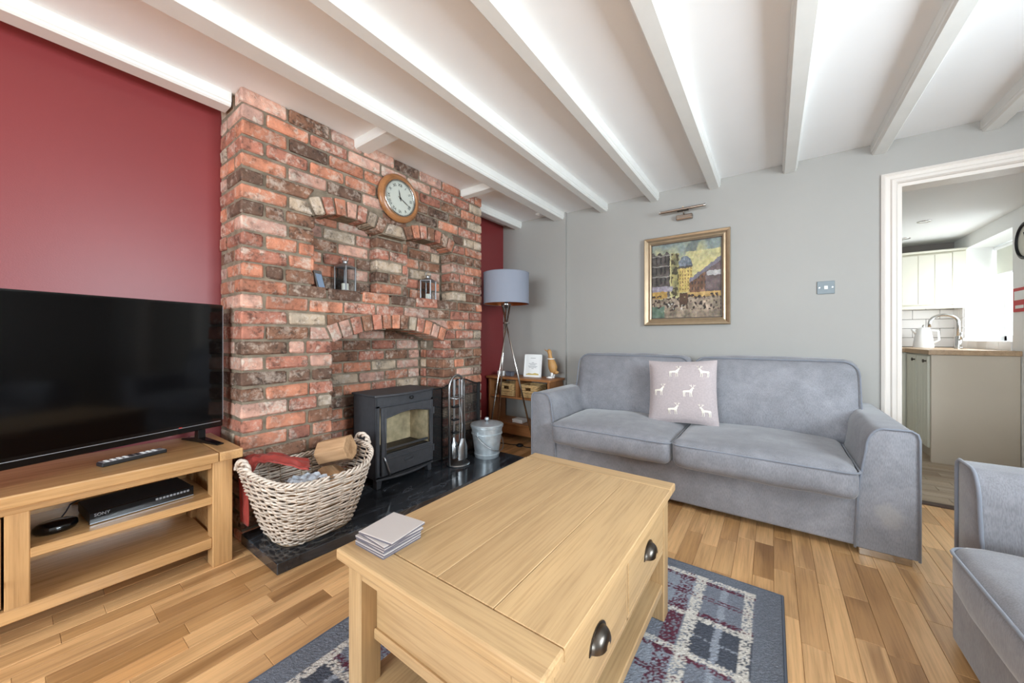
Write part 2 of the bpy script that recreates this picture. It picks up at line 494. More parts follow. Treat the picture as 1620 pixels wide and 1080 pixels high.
# back wall: grey, with the doorway to the kitchen
DX0, DX1, DZ = 0.655, 1.47, 2.045
wb = MB()
wb.box(-1.72, DX0, YB, YB + .12, -.02, CEIL + .05); wb.box(DX1, XR + .12, YB, YB + .12, -.02, CEIL + .05); wb.box(DX0, DX1, YB, YB + .12, DZ, CEIL + .05)
wb.box(XL - .12, -1.72, ALC, YB + .12, -.02, CEIL + .05)
props(wb.build('wall_back', M['grey']), 'pale grey painted back wall with the kitchen doorway', 'wall', kind='structure')
wr = MB()
WY0, WY1, WZ0, WZ1 = .3, 1.6, .85, 2.0
VYa, VYb = -1.85, -.55  # second opening in this unseen wall, added to spread daylight more evenly
for a, b in ((YR, VYa), (VYb, WY0), (WY1, YB)): wr.box(XR, XR + .12, a, b, -.02, CEIL + .05)
for a, b in ((VYa, VYb), (WY0, WY1)):
    wr.box(XR, XR + .12, a, b, -.02, WZ0); wr.box(XR, XR + .12, a, b, WZ1, CEIL + .05)
props(wr.build('wall_right', M['grey']), 'pale grey wall with a window behind the armchair', 'wall', kind='structure')
wq = MB()
RX0, RX1 = -1.55, 1.15
wq.box(XL - .12, RX0, YR - .12, YR, -.02, CEIL + .05); wq.box(RX1, XR + .12, YR - .12, YR, -.02, CEIL + .05)
wq.box(RX0, RX1, YR - .12, YR, -.02, WZ0); wq.box(RX0, RX1, YR - .12, YR, WZ1, CEIL + .05)
props(wq.build('wall_rear', M['grey']), 'pale grey rear wall with a wide window opposite the sofa', 'wall', kind='structure')
props(B('ceiling', M['white'], None, XL - .12, XR + .12, YR - .12, YB + .12, CEIL, CEIL + .1, bevel=0), 'white plaster ceiling between the painted beams', 'ceiling', kind='structure')

def room_window(name, label, a0, a1, fn):
    t = thing(name, label, 'window', fn(0, 0, 0), kind='structure')
    fr = MB()
    def bx(u0, u1, z0, z1, w0=.02, w1=.08):
        p, q = fn(u0, w0, z0), fn(u1, w1, z1); fr.box(p[0], q[0], p[1], q[1], p[2], q[2])
    bx(a0, a1, WZ0, WZ0 + .06); bx(a0, a1, WZ1 - .06, WZ1); bx(a0, a0 + .06, WZ0, WZ1); bx(a1 - .06, a1, WZ0, WZ1)
    mid = (a0 + a1) / 2; bx(mid - .03, mid + .03, WZ0, WZ1)
    fr.build('window_frame', M['upvc'], t, 0.004)
    for u0, u1 in ((a0 + .06, mid - .03), (mid + .03, a1 - .06)):
        p, q = fn(u0, .048, WZ0 + .06), fn(u1, .053, WZ1 - .06)
        MB().box(p[0], q[0], p[1], q[1], p[2], q[2]).build('pane', M['glass'], t)
    p, q = fn(a0 - .02, -.05, WZ0 - .03), fn(a1 + .02, .02, WZ0)
    MB().box(p[0], q[0], p[1], q[1], p[2], q[2]).build('window_sill', M['trimw'], t, 0.004)
room_window('window_1', 'white framed window in the right wall behind the armchair', WY0, WY1, lambda u, w, z: (XR + w, u, z))
room_window('window_added', 'white framed window added to the right wall to even out the daylight', VYa, VYb, lambda u, w, z: (XR + w, u, z))  # added window, out of view, put in for the light balance
room_window('window_2', 'wide white framed window in the rear wall', RX0, RX1, lambda u, w, z: (u, YR - w, z))

# ceiling beams: each a painted timber with moulded lower edges
def beam(x0, x1, y0, y1, label, zb=2.265):
    p = [(x0 - .006, CEIL + .01), (x0 - .006, zb + .022), (x0 - .001, zb + .018), (x0, zb + .008), (x0 + .008, zb), (x1 - .008, zb), (x1, zb + .008), (x1 + .001, zb + .018), (x1 + .006, zb + .022), (x1 + .006, CEIL + .01)]
    o = MB().prism(p, fXZ, y0, y1).build('ceiling_beam', M['beam'], None)
    return props(o, label, 'beam', 'painted ceiling beams', 'structure')
beam(-2.41, -2.31, YR, CH0 - .01, 'white ceiling beam along the red wall, ending at the chimney brickwork')
beam(-2.355, -2.268, CH1, ALC, 'short white ceiling beam in the alcove above the floor lamp')
BN = [(-1.855, -1.742, 'white ceiling beam in front of the brick chimney, with stub timbers behind it'),
      (-1.365, -1.29, 'first white ceiling beam out from the chimney stub beam, over the sofa arm'),
      (-.892, -.82, 'white ceiling beam meeting the wall between alcove corner and picture light'),
      (-.425, -.345, 'white ceiling beam meeting the wall above the picture light'),
      (.065, .143, 'white ceiling beam meeting the wall between picture and light switch'),
      (.537, .612, 'white ceiling beam meeting the wall by the door frame corner'),
      (1.005, 1.08, 'white ceiling beam above the kitchen doorway'),
      (1.48, 1.555, 'white ceiling beam past the far jamb of the kitchen doorway')]
for a, b, l in BN: beam(a, b, YR, YB, l)
for y0, y1, l in ((1.305, 1.415, 'stub timber between chimney and beam above the clock'), (2.297, 2.38, 'stub timber between chimney and beam near the floor lamp')):
    p = [(y0, CEIL + .005), (y0, 2.29), (y0 + .01, 2.28), (y1 - .01, 2.28), (y1, 2.29), (y1, CEIL + .005)]
    props(MB().prism(p, fYZ, CHX - .01, -1.85).build('ceiling_trimmer', M['beam']), l, 'beam', None, 'structure')

# door frame to the kitchen
t = thing('door_1', 'cream painted moulded frame of the open kitchen doorway', 'door frame', (DX0, YB, 0), kind='structure')
def arch_profile(d0, d1, w):      # moulding stepped across its width
    return [(0, 0), (w, 0), (w, -.012), (w * .8, -.02), (w * .72, -.014), (w * .45, -.016), (w * .35, -.024), (w * .12, -.026), (0, -.016)]
AW = .075
pr = arch_profile(0, 0, AW)
for sd, xx in ((-1, DX0), (1, DX1)):
    MB().ring([[(xx + sd * u, YB + v, 0) for u, v in pr], [(xx + sd * u, YB + v, DZ + u) for u, v in pr]]).build('architrave', M['trimw'], t)
MB().ring([[(DX0 - u, YB + v, DZ + u) for u, v in pr], [(DX1 + u, YB + v, DZ + u) for u, v in pr]]).build('architrave', M['trimw'], t)
B('lining', M['trimw'], t, DX0 - .001, DX0 + .022, YB - .003, YB + .13, 0, DZ - .022, bevel=0)
B('lining', M['trimw'], t, DX1 - .022, DX1 + .001, YB, YB + .13, 0, DZ - .022)
B('lining', M['trimw'], t, DX0, DX1, YB - .003, YB + .13, DZ - .022, DZ + .001, bevel=0)
B('threshold', plain('dark_threshold', (70, 52, 42), 0.5), t, DX0, DX1, YB, YB + .05, -.01, .012)
props(B('baseboard_back', M['plywhite'], None, XL, -1.72, ALC - .018, ALC, 0, .12), 'white skirting board along the alcove wall', 'skirting board', kind='structure')
props(B('baseboard_main', M['plywhite'], None, -1.72, DX0 - AW, YB - .018, YB, 0, .12), 'white skirting board behind the sofa', 'skirting board', kind='structure')

# ------------------------------------------------------------------ chimney breast, brick by brick
BH, Z0 = .0815, .0575
GAP = .013
RC, RH, RZ = 1.6275, .4625, 1.02             # fireplace recess: centre, half span, spring
RRI = (RH ** 2 + .095 ** 2) / (2 * .095); RZC = 1.115 - RRI; RRO = RRI + .112; RANG = math.asin(RH / RRI)
NA = [(1.29, .233), (1.955, .233)]            # niche arches: centre, half span
NZ, NRISE = 1.775, .05
NRI = (.233 ** 2 + NRISE ** 2) / (2 * NRISE); NZC = NZ + NRISE - NRI; NRO = NRI + .105; NANG = math.asin(.233 / NRI)
N0, N1, NS = 1.057, 2.188, 1.352
RBACK, NBACK, PIERX = -2.50, -2.35, -2.262

def halfw(z, zs, h, zc, ri, ro, ang):         # outer half width of a ring at height z
    ze = zc + ro * math.cos(ang)
    if z <= zs: return h
    if z < ze: return h + (z - zs) * math.tan(ang)
    d = ro * ro - (z - zc) ** 2
    return math.sqrt(d) if d > 0 else 0
def excl(z):                                  # masonry-free intervals incl. arch rings
    e = []
    w = halfw(z, RZ, RH, RZC, RRI, RRO, RANG)
    if w > 0.02: e.append((RC - w, RC + w))
    if z > NS:
        if z < 1.866:
            w = halfw(z, NZ, .233, NZC, NRI, NRO, NANG)
            e.append((NA[0][0] - w, NA[1][0] + w))
        else:
            for c, h in NA:
                w = halfw(z, NZ, h, NZC, NRI, NRO, NANG)
                if w > .02: e.append((c - w, c + w))
    return e
def openings(z):                              # inner openings for the mortar core: (y0, y1, back plane)
    e = []
    if z < RZ: e.append((RC - RH, RC + RH, RBACK))
    elif z < RZC + RRI:
        w = math.sqrt(max(0, RRI ** 2 - (z - RZC) ** 2)); e.append((RC - w, RC + w, RBACK))
    if NS - .01 < z < NZ: e.append((N0, N1, NBACK))
    elif NZ <= z < NZC + NRI:
        for c, h in NA:
            w = math.sqrt(max(0, NRI ** 2 - (z - NZC) ** 2)); e.append((c - w, c + w, NBACK))
    return e
def solid(ex):
    s, cur = [], CH0
    for a, b in sorted(ex):
        if a > cur: s.append((cur, a))
        cur = max(cur, b)
    if cur < CH1: s.append((cur, CH1))
    return s

core = MB(); XW = XL + .002
nst = 150
for i in range(nst):
    za, zb = CEIL * i / nst, CEIL * (i + 1) / nst + .0005
    cur = CH0 + .006
    for y0, y1, bk in sorted(openings((za + zb) / 2)):
        core.box(XW, CHX - .013, cur, y0 - .016, za, zb)
        if bk - .012 > XW + .004: core.box(XW, bk - .012, y0 - .016, y1 + .016, za, zb)
        cur = y1 + .016
    core.box(XW, CHX - .013, cur, CH1 - .006, za, zb)
core.box(XW, PIERX - .012, 1.52, 1.77, NS - .02, NZ + .02)
chim = props(core.build('chimney_breast', M['mortar']), 'exposed brick chimney breast with arched hearth recess and two arched niches', 'chimney breast', kind='structure')
NB = [0]
def jit(a): return RND.uniform(-a, a)
def brick_box(x0, x1, y0, y1, z0, z1, mat=None, par=None):
    x0, x1 = sorted((x0, x1)); cx_, cy_, cz_ = (x0 + x1) / 2, (y0 + y1) / 2, (z0 + z1) / 2
    m = MB(); m.box(x0 - cx_, x1 - cx_, y0 - cy_, y1 - cy_, z0 - cz_, z1 - cz_)
    m.v = [(a + jit(.003), b + jit(.0035), c + jit(.0035)) for a, b, c in m.v]
    me = m.mesh('brick', RND.uniform(.005, .0105)); me.materials.append(mat or pick_brick(cz_))
    o = link('brick', me, par or chim, False); o.location = (cx_, cy_, cz_); NB[0] += 1
    return o
def brick_poly(poly, xf, dep, mat=None):
    cy_ = sum(p[0] for p in poly) / len(poly); cz_ = sum(p[1] for p in poly) / len(poly)
    m = MB(); m.prism([(u - cy_ + jit(.002), v - cz_ + jit(.002)) for u, v in poly], fYZ, -dep / 2, dep / 2 + jit(.002))
    me = m.mesh('brick', RND.uniform(.004, .007)); me.materials.append(mat or pick_brick(cz_))
    o = link('brick', me, chim, False); o.location = (xf - dep / 2, cy_, cz_); NB[0] += 1
    return o
def lay(a, b, first, ltr=True):
    """brick lengths inside [a,b]"""
    out, L = [], .215
    span = b - a; lens = []; rem = span; nxt = first
    while rem > .27 + GAP:
        lens.append(nxt); rem -= nxt + GAP; nxt = L + jit(.012)
    if rem > .235:
        k_ = rem * RND.choice((.5, .36, .64)) - GAP / 2; lens += [k_, rem - k_ - GAP]
    else: lens.append(rem)
    pos = a
    if not ltr: lens = lens[::-1]
    for l_ in lens:
        out.append((pos, pos + l_)); pos += l_ + GAP
    return out
zs = [Z0 + BH * i for i in range(29)]
for i in range(-1, 29):
    za = (zs[i] if i >= 0 else .002) + GAP / 2
    zb = (zs[i + 1] if i + 1 < 29 else CEIL + .004) - (GAP / 2 if i + 1 < 29 else 0)
    if i == 28: continue
    if i < 0: za = .002
    if zs[min(i + 1, 28)] > 2.3: zb = CEIL + .003
    even = i % 2 == 0
    lo, hi, mid = solid(excl(za)), solid(excl(zb)), (za + zb) / 2
    ms = solid(excl(mid))
    for (a, b) in ms:
        def edge(lst, val, side):
            best = min((s_[side] for s_ in lst), key=lambda q: abs(q - val), default=val)
            return best if abs(best - val) < .12 else val
        a_lo, a_hi = edge(lo, a, 0), edge(hi, a, 0); b_lo, b_hi = edge(lo, b, 1), edge(hi, b, 1)
        gp = .002 if (zb < RZ + .01 or NS < mid < NZ) else GAP * .7
        if a > CH0: a_lo += gp; a_hi += gp
        if b < CH1: b_lo -= gp; b_hi -= gp
        aa, bb = (a_lo + a_hi) / 2, (b_lo + b_hi) / 2
        if bb - aa < .03: continue
        ltr = a <= CH0 + 1e-6
        row = lay(aa, bb, .102 if even else .215, ltr)
        for j, (p, q) in enumerate(row):
            xf = CHX + jit(.004)
            dep = .1
            if a <= CH0 + 1e-6 and j == 0 and ltr: dep = .215 if even else .103
            if (b >= CH1 - 1e-6 and j == len(row) - 1): dep = .215 if even else .103
            if (a > CH0 and j == 0) or (b < CH1 and j == len(row) - 1):
                dep = .215 if zb < 1.0 else .14
            sl = (j == 0 and abs(a_lo - a_hi) > .004) or (j == len(row) - 1 and abs(b_lo - b_hi) > .004)
            if sl:
                y0l, y0h = (a_lo, a_hi) if j == 0 else (p, p)
                y1l, y1h = (b_lo, b_hi) if j == len(row) - 1 else (q, q)
                if y1l - y0l < .006: y1l = y0l + .006
                if y1h - y0h < .006: y1h = y0h + .006
                brick_poly([(y0l, za), (y1l, za), (y1h, zb), (y0h, zb)], xf, dep)
            else:
                brick_box(xf - dep, xf, p, q, za, zb)
    # side facing the television
    s0 = CHX - (.215 if even else .103) - GAP
    if s0 - XL > .03: brick_box(XL + .004, s0, CH0 + jit(.003), CH0 + .1, za, zb)
# bricks above arch crowns that the course rule leaves open are filled by rings
def ring(c, zc, ri, ro, ang, n, xf, dep, mats=None):
    for i in range(n):
        g = .006 / ri
        t0 = -ang + 2 * ang * i / n + g; t1 = -ang + 2 * ang * (i + 1) / n - g
        oj = jit(.006)
        P = lambda r_, t_: (c + r_ * math.sin(t_), zc + r_ * math.cos(t_))
        brick_poly([P(ri, t0), P(ri, t1), P(ro + oj, t1), P(ro + oj, t0)], xf + jit(.004), dep, BR[mats[i % len(mats)]] if mats else None)
ring(RC, RZC, RRI, RRO - .008, RANG, 13, CHX + .003, .215, ['pink', 'pink', 'red', 'brown', 'red', 'orange', 'orange', 'brown', 'buff', 'red', 'orange', 'pink', 'orange'])
ring(NA[0][0], NZC, NRI, NRO - .008, NANG, 7, CHX + .003, .14, ['buff', 'red', 'orange', 'pink', 'red', 'buff', 'brown'])
ring(NA[1][0], NZC, NRI, NRO - .008, NANG, 7, CHX + .003, .14, ['brown', 'orange', 'red', 'brown', 'red', 'brown', 'orange'])
brick_poly([(1.536, 1.782), (1.708, 1.782), (1.672, 1.858), (1.572, 1.858)], CHX + .004, .14, BR['buff'])
# recess: back wall and the right reveal; the rows hidden by the stove are joined
low = MB()
for i in range(-1, 14):
    za = (zs[i] if i >= 0 else .002) + GAP / 2; zb = zs[i + 1] - GAP / 2
    if za > 1.11: continue
    off = 0 if i % 2 else .11
    y = RC - RH + .012 - off
    while y < RC + RH - .02:
        p, q = max(y, RC - RH + .004), min(y + .215, RC + RH - .006)
        if q - p > .02:
            if zb < .42: low.box(RBACK - .012, RBACK + jit(.003), p, q, za, zb)
            else: brick_box(RBACK - .015, RBACK + jit(.003), p, q, za, zb)
        y += .215 + GAP
    xs = [(CHX - .215 - GAP, RBACK + .008)]
    for a_, b_ in xs:
        if abs(a_ - b_) > .03 and za < 1.03: brick_box(b_, a_, RC + RH + jit(.002), RC + RH + .03, za, zb)
props(low.build('brick_backing', BR['red'], chim, 0.004), kind='stuff')
# niches: back wall, sill and the pier between them
for i in range(15, 22):
    za, zb = zs[i] + GAP / 2, zs[i + 1] - GAP / 2
    if za < NS - .03 or za > 1.83: continue
    za = max(za, NS)
    off = 0 if i % 2 else .1
    y = N0 - off
    while y < N1:
        p, q = max(y, N0 + .002), min(y + .215, N1 - .002)
        if q - p > .025: brick_box(NBACK - .015, NBACK + jit(.004), p, q, za, zb)
        y += .215 + GAP
    if zb < 1.80:
        row = [(1.51, 1.612), (1.625, 1.78)] if i % 2 else [(1.51, 1.725), (1.738, 1.78)]
        for p, q in row: brick_box(NBACK + .004, PIERX + jit(.004), p, q, za, zb)
for p, q in lay(N0 - .005, N1 + .005, .17): brick_box(NBACK - .01, CHX - .104, p, q, NS - .075, NS - .004)

# ------------------------------------------------------------------ hearth slab
hp = [(-1.772, .688), (-1.662, 2.512), (CHX + .004, 2.512), (CHX + .004, 2.09), (RBACK + .004, 2.085), (RBACK + .004, 1.17), (CHX + .004, 1.165), (CHX + .004, .688)]
h_ = MB().prism(hp, fXY, 0.0, .052).build('hearth', M['slate'], None, .003)
props(h_, 'black polished slate hearth slab in front of the fireplace', 'hearth')

# ------------------------------------------------------------------ sofa and armchair
def cushion(mb, c, s, r, puff=(0, 0, 0), n=14, wr=0.0, seed=0, shear=0.0):
    key = {}
    def pt(p):
        k_ = tuple(round(q, 6) for q in p)
        if k_ in key: return key[k_]
        q = Vector(tuple(math.sin(a * PI / 2) * h for a, h in zip(p, s)))
        inn = Vector(tuple(max(-(h - r), min(h - r, a)) for a, h in zip(q, s)))
        d = q - inn
        if d.length > 1e-9: q = inn + d * (r / max(abs(d.x), abs(d.y), abs(d.z), 1e-9)) * (max(abs(d.x), abs(d.y), abs(d.z)) / d.length)
        ux, uy, uz = (max(-1, min(1, q[i] / s[i])) for i in range(3))
        q.x += puff[0] * ux * (1 - uy * uy) * (1 - uz * uz); q.y += puff[1] * uy * (1 - ux * ux) * (1 - uz * uz); q.z += puff[2] * uz * (1 - ux * ux) * (1 - uy * uy)
        if wr:
            nz = noise.noise_vector(q * 5.5 + Vector((seed * 7.1, seed, 3))) * wr + noise.noise_vector(q * 14 + Vector((seed, 1, 3))) * wr * .35
            q += nz
        q.y += shear * q.z
        v = (q.x + c[0], q.y + c[1], q.z + c[2])
        mb.v.append(v); key[k_] = len(mb.v) - 1; return key[k_]
    g = [-1 + 2 * i / n for i in range(n + 1)]
    for ax in range(3):
        for sd in (-1, 1):
            for i in range(n):
                for j in range(n):
                    q = []
                    for (a, b) in ((i, j), (i + 1, j), (i + 1, j + 1), (i, j + 1)):
                        p = [0, 0, 0]; p[ax] = sd; p[(ax + 1) % 3] = g[a]; p[(ax + 2) % 3] = g[b]; q.append(pt(p))
                    mb.f.append(tuple(q if sd > 0 else q[::-1]))
    return mb
def rrect(cx_, cy_, hx, hy, r, n=6):
    pts = []
    for sx, sy, a0 in ((1, 1, 0), (-1, 1, 90), (-1, -1, 180), (1, -1, 270)):
        for i in range(n + 1):
            a = math.radians(a0 + 90 * i / n); pts.append((cx_ + sx * (hx - r) + r * math.cos(a), cy_ + sy * (hy - r) + r * math.sin(a)))
    return pts

def make_sofa(name, label, cat, loc, rotz, W, nseat, mat, seat_out, depth=.90, slim=0.0, base_out=0.0):
    t = thing(name, label, cat, loc, rotz)
    hw = W / 2; AWd = .215
    kw = dict(world=False)
    # base
    m = MB(); m.box(-hw + AWd - .02 - base_out * 1.6, hw - AWd + .02 + base_out * 1.6, .012 - base_out, depth - .05, .035, .295)
    m.build('base', mat, t, .012, 2, **kw)
    # arms: front panel straight outside, curved inside
    for sd in (-1, 1):
        prof = [(hw, .035), (hw, .585), (hw - .006, .61), (hw - .025, .624), (hw - .11, .622)]
        for i in range(9):
            a = math.radians(90 + 90 * i / 8); prof.append((hw - .115 + .062 * math.cos(a), .512 + .11 * math.sin(a)))
        prof += [(hw - .19, .42), (hw - .203, .33), (hw - AWd, .035)]
        pf = [(sd * u, v) for u, v in prof]
        arm = MB(); arm.prism(pf, fXZ, 0.0, depth - .02)
        ao = arm.build('arm', mat, t, .008, 2, autos=35, **kw)
        path = [(sd * u, -.003, v) for u, v in prof]
        p2 = MB(); p2.tube(path, .0055, 6)
        p2.build('piping', M['piping'], ao, smooth=True, **kw)
        p3 = MB()
    # back frame
    m = MB(); m.box(-hw + .10, hw - .10, depth - .14, depth, .10, .80)
    m.build('back_frame', mat, t, .03, 3, **kw)
    iw = W - 2 * AWd + .03 - slim; cw = iw / nseat
    for i in range(nseat):
        cx_ = -iw / 2 + cw * (i + .5)
        m = cushion(MB(), (cx_, .325 - seat_out / 2, .352), (cw / 2 - .002, .37 + seat_out / 2, .083), .05, (.0, .012, .034), 16, .006, 3 + i)
        so = m.build('seat_cushion', mat, t, smooth=True, merge=True, **kw)
        for zz in (.404,):
            ring_ = rrect(cx_, .325 - seat_out / 2, cw / 2 + .0005, .37 + seat_out / 2 + .004, .055, 5)
            p = MB(); p.tube([(a, b, zz - .004 * math.cos((a - cx_) * 2 * PI / cw)) for a, b in ring_], .0048, 6, closed=True)
            p.build('piping', M['piping'], so, smooth=True, **kw)
    bw = (W - .19) / nseat
    for i in range(nseat):
        cx_ = -(W - .19) / 2 + bw * (i + .5)
        m = cushion(MB(), (cx_, depth - .235, .655), (bw / 2 - .003, .10, .252), .075, (.0, .045, .012), 16, .009, 9 + i * 3, .26)
        bo = m.build('back_cushion', mat, t, smooth=True, merge=True, **kw)
        p = MB(); ring_ = rrect(cx_, .655, bw / 2 - .012, .246, .085, 6)
        p.tube([(a, depth - .235 + .26 * (z_ - .655) - .085, z_) for a, z_ in ring_], .0045, 6, closed=True)
        p.build('piping', M['piping'], bo, smooth=True, **kw)
    for sx in (-1, 1):
        for fy in (.03, depth - .1):
            B('foot', M['chrome'], t, sx * (hw - .2), sx * (hw - .02), fy - .02, fy + .05, 0, .036, bevel=.003, world=False)
    return t
sofa = make_sofa('sofa', 'grey cord two-cushion sofa under the picture on the grey wall', 'sofa', (-.4975, 2.40, 0), 0, 2.075, 2, M['sofa'], .03)
chair = make_sofa('armchair', 'grey cord armchair standing across from the wood stove, near the kitchen doorway', 'armchair', (.535, 1.385, 0), -PI / 2, 1.17, 1, M['sofa2'], .05, .88, .15, .055)

# scatter cushion with stag print
pc = thing('scatter_cushion', 'mauve linen cushion printed with cream stags on the grey sofa', 'cushion', (-.525, 2.805, .664))
pc.rotation_euler = (math.radians(76), math.radians(-2.5), math.radians(3))
HS = .225
def pil(u, v, side):
    e = max(0.0, (1 - abs(u) ** 2.6) * (1 - abs(v) ** 2.6)) ** .55
    pin = 1 - .05 * (1 - u * u) * abs(v) ** 3 ; pin2 = 1 - .05 * (1 - v * v) * abs(u) ** 3
    return Vector((u * HS * pin2, v * HS * pin, side * (.062 * e + .002)))
m = MB()
m.grid(25, 25, lambda a, b: pil(a * 2 - 1, b * 2 - 1, 1)); m.grid(25, 25, lambda a, b: pil(a * 2 - 1, b * 2 - 1, -1))
m.build('cover', M['pillow'], pc, smooth=True, world=False)
seam = [pil(a, -1, 0) for a in [i / 10 - 1 for i in range(20)]] + [pil(1, a, 0) for a in [i / 10 - 1 for i in range(20)]] + [pil(-a, 1, 0) for a in [i / 10 - 1 for i in range(20)]] + [pil(-1, -a, 0) for a in [i / 10 - 1 for i in range(20)]]
m = MB(); m.tube(seam, .003, 5, closed=True); m.build('seam', M['pillow'], pc, smooth=True, world=False)
body = [[(-.5, .05), (-.42, .2), (.22, .2), (.34, .3), (.40, .52), (.5, .62), (.66, .56), (.68, .5), (.55, .44), (.5, .2), (.42, -.02), (-.3, .0), (-.42, -.05)]]
legs = [[(-.46, .05), (-.34, .05), (-.38, -.3), (-.36, -.58), (-.42, -.58), (-.45, -.3)], [(-.3, .02), (-.2, .02), (-.27, -.28), (-.22, -.58), (-.28, -.58), (-.33, -.28)],
        [(.2, .02), (.3, .02), (.26, -.28), (.28, -.58), (.22, -.58), (.2, -.28)], [(.32, .02), (.44, .02), (.42, -.28), (.47, -.56), (.41, -.56), (.36, -.28)]]
ant = [[(.5, .6), (.46, .6), (.34, .78), (.36, 1.0), (.4, 1.0), (.39, .8)], [(.53, .6), (.57, .6), (.66, .78), (.64, 1.0), (.6, 1.0), (.61, .8)], [(.37, .8), (.35, .76), (.22, .84), (.2, .95), (.24, .95), (.26, .87)], [(.63, .8), (.65, .76), (.78, .84), (.8, .95), (.76, .95), (.74, .87)]]
for (cu_, cv_, fl) in ((-.2, .58, 1), (.68, .58, -1), (.2, -.04, 1), (-.24, -.6, 1), (.7, -.62, -1), (-.66, -.02, 1)):
    m = MB()
    for poly in body + legs + ant:
        pts = []
        for i in range(len(poly)):
            (a0, b0), (a1, b1) = poly[i], poly[(i + 1) % len(poly)]
            pts += [(a0, b0), ((a0 + a1) / 2, (b0 + b1) / 2)]
        vs_ = [pil(max(-.97, min(.97, cu_ + fl * a * .28)), max(-.97, min(.97, cv_ + b * .24)), 1) + Vector((0, 0, .0018)) for a, b in pts]
        c_ = sum(vs_, Vector()) / len(vs_) ; c_.z = max(c_.z, max(v.z for v in vs_) )
        m.add(vs_ + [c_], [(i, (i + 1) % len(vs_), len(vs_)) for i in range(len(vs_))])
    m.build('stag_print', M['stag'], pc, world=False)

# ------------------------------------------------------------------ coffee table
TX0, TX1, TY0, TY1 = -.925, -.298, .497, 1.474
t = thing('coffee_table', 'light oak coffee table with two drawers and a lower shelf on the tartan rug', 'coffee table', ((TX0 + TX1) / 2, (TY0 + TY1) / 2, .01))
G = .0012
for b in ((TX0, TX1, TY0, TY0 + .078), (TX0, TX1, TY1 - .078, TY1)):
    B('top_board', M['oakx'], t, b[0], b[1], b[2], b[3] - G, .472, .5, bevel=.005, seg=2)
xs = [TX0, -.80, -.625, -.46, TX1]
for a_, b_ in zip(xs, xs[1:]):
    B('top_board', M['oaky'], t, a_, b_ - G, TY0 + .078, TY1 - .078 - G, .472, .5 - RND.uniform(0, .0004), bevel=.0015)
LG = .056
lx = (TX0 + .022, TX1 - .022 - LG); ly = (TY0 + .022, TY1 - .022 - LG - .004)
for a_ in lx:
    for b_ in ly:
        B('leg', M['oakz'], t, a_, a_ + LG, b_, b_ + LG + .004, .0128, .473, bevel=.003)
# end rails and panels, long side, drawers
for y0, y1 in ((ly[0] + .002, ly[0] + .03), (ly[1] + .03, ly[1] + .058)):
    B('top_rail', M['oakx'], t, lx[0] + LG, lx[1], y0, y1, .432, .473)
for y0, y1 in ((ly[0] + .045, ly[0] + .06), (ly[1], ly[1] + .015)):
    B('end_panel', M['oakx'], t, lx[0] + LG, lx[1], y0, y1, .285, .44)
    B('lower_rail', M['oakx'], t, lx[0] + LG, lx[1], y0 - .008, y1 + .006, .262, .29)
B('side_panel', M['oaky'], t, lx[0] + .006, lx[0] + .024, ly[0] + LG, ly[1], .262, .473)
B('side_rail', M['oaky'], t, lx[1] + LG - .028, lx[1] + LG - .004, ly[0] + LG, ly[1], .448, .473)
B('side_rail', M['oaky'], t, lx[1] + LG - .028, lx[1] + LG - .004, ly[0] + LG, ly[1], .262, .28)
B('divider', M['oakz'], t, lx[1] + LG - .028, lx[1] + LG - .004, .985, 1.0, .27, .46)
def cup_handle(parent, x, y, z, w=.042, h=.036, world=True):
    m = MB()
    rings = []
    for i in range(13):
        a = PI * i / 12
        row = []
        for j in range(7):
            b_ = PI / 2 * j / 6
            row.append((x + .026 * math.sin(b_) , y - w * math.cos(a) * math.cos(b_ * .85), z + h * math.sin(a) * math.cos(b_ * .8) - .004))
        rings.append(row)
    n = 7; vs_ = [p for r_ in rings for p in r_]; fs_ = [(i * n + j, i * n + j + 1, (i + 1) * n + j + 1, (i + 1) * n + j) for i in range(12) for j in range(6)]
    m.add(vs_, fs_)
    m.prism([(y + (w + .007) * math.cos(PI * i / 12), z + (h + .007) * math.sin(PI * i / 12) - .006) for i in range(13)], fYZ, x - .001, x + .0025)
    return m.build('handle', M['pewter'], parent, smooth=False, autos=50, world=world)
for y0, y1 in ((ly[0] + LG + .006, .983), (1.002, ly[1] - .002)):
    d = B('drawer', M['oaky'], t, lx[1] + LG - .03, lx[1] + LG - .003, y0, y1, .282, .446, bevel=.002)
    cup_handle(d, lx[1] + LG - .003, (y0 + y1) / 2, .362)
B('lower_shelf', M['oaky'], t, lx[0] + .012, lx[1] + LG - .006, ly[0] + .012, ly[1] + LG - .01, .118, .148)

# stack of coasters on the table
for i, (dx, dy, rz) in enumerate(((0, 0, 0), (.002, -.001, .02), (-.001, .002, -.015), (.001, 0, .03), (.006, .004, -.06), (.008, .008, .11))):
    names = ['lowest', 'second', 'third', 'fourth', 'fifth', 'topmost']
    c_ = thing('coaster', 'taupe square coaster, %s of the stack on the coffee table' % (names[i] + (' from the bottom' if 0 < i < 5 else '')), 'coaster', (-.842 + dx, .598 + dy, .5 + i * .0066), rz + .02, 'stack of coasters')
    B('top_face', M['coaster'], c_, -.06, .06, -.06, .06, .004, .0064, bevel=.0006, world=False)
    B('core', M['coasteredge'], c_, -.0595, .0595, -.0595, .0595, 0, .0042, bevel=.0, world=False)

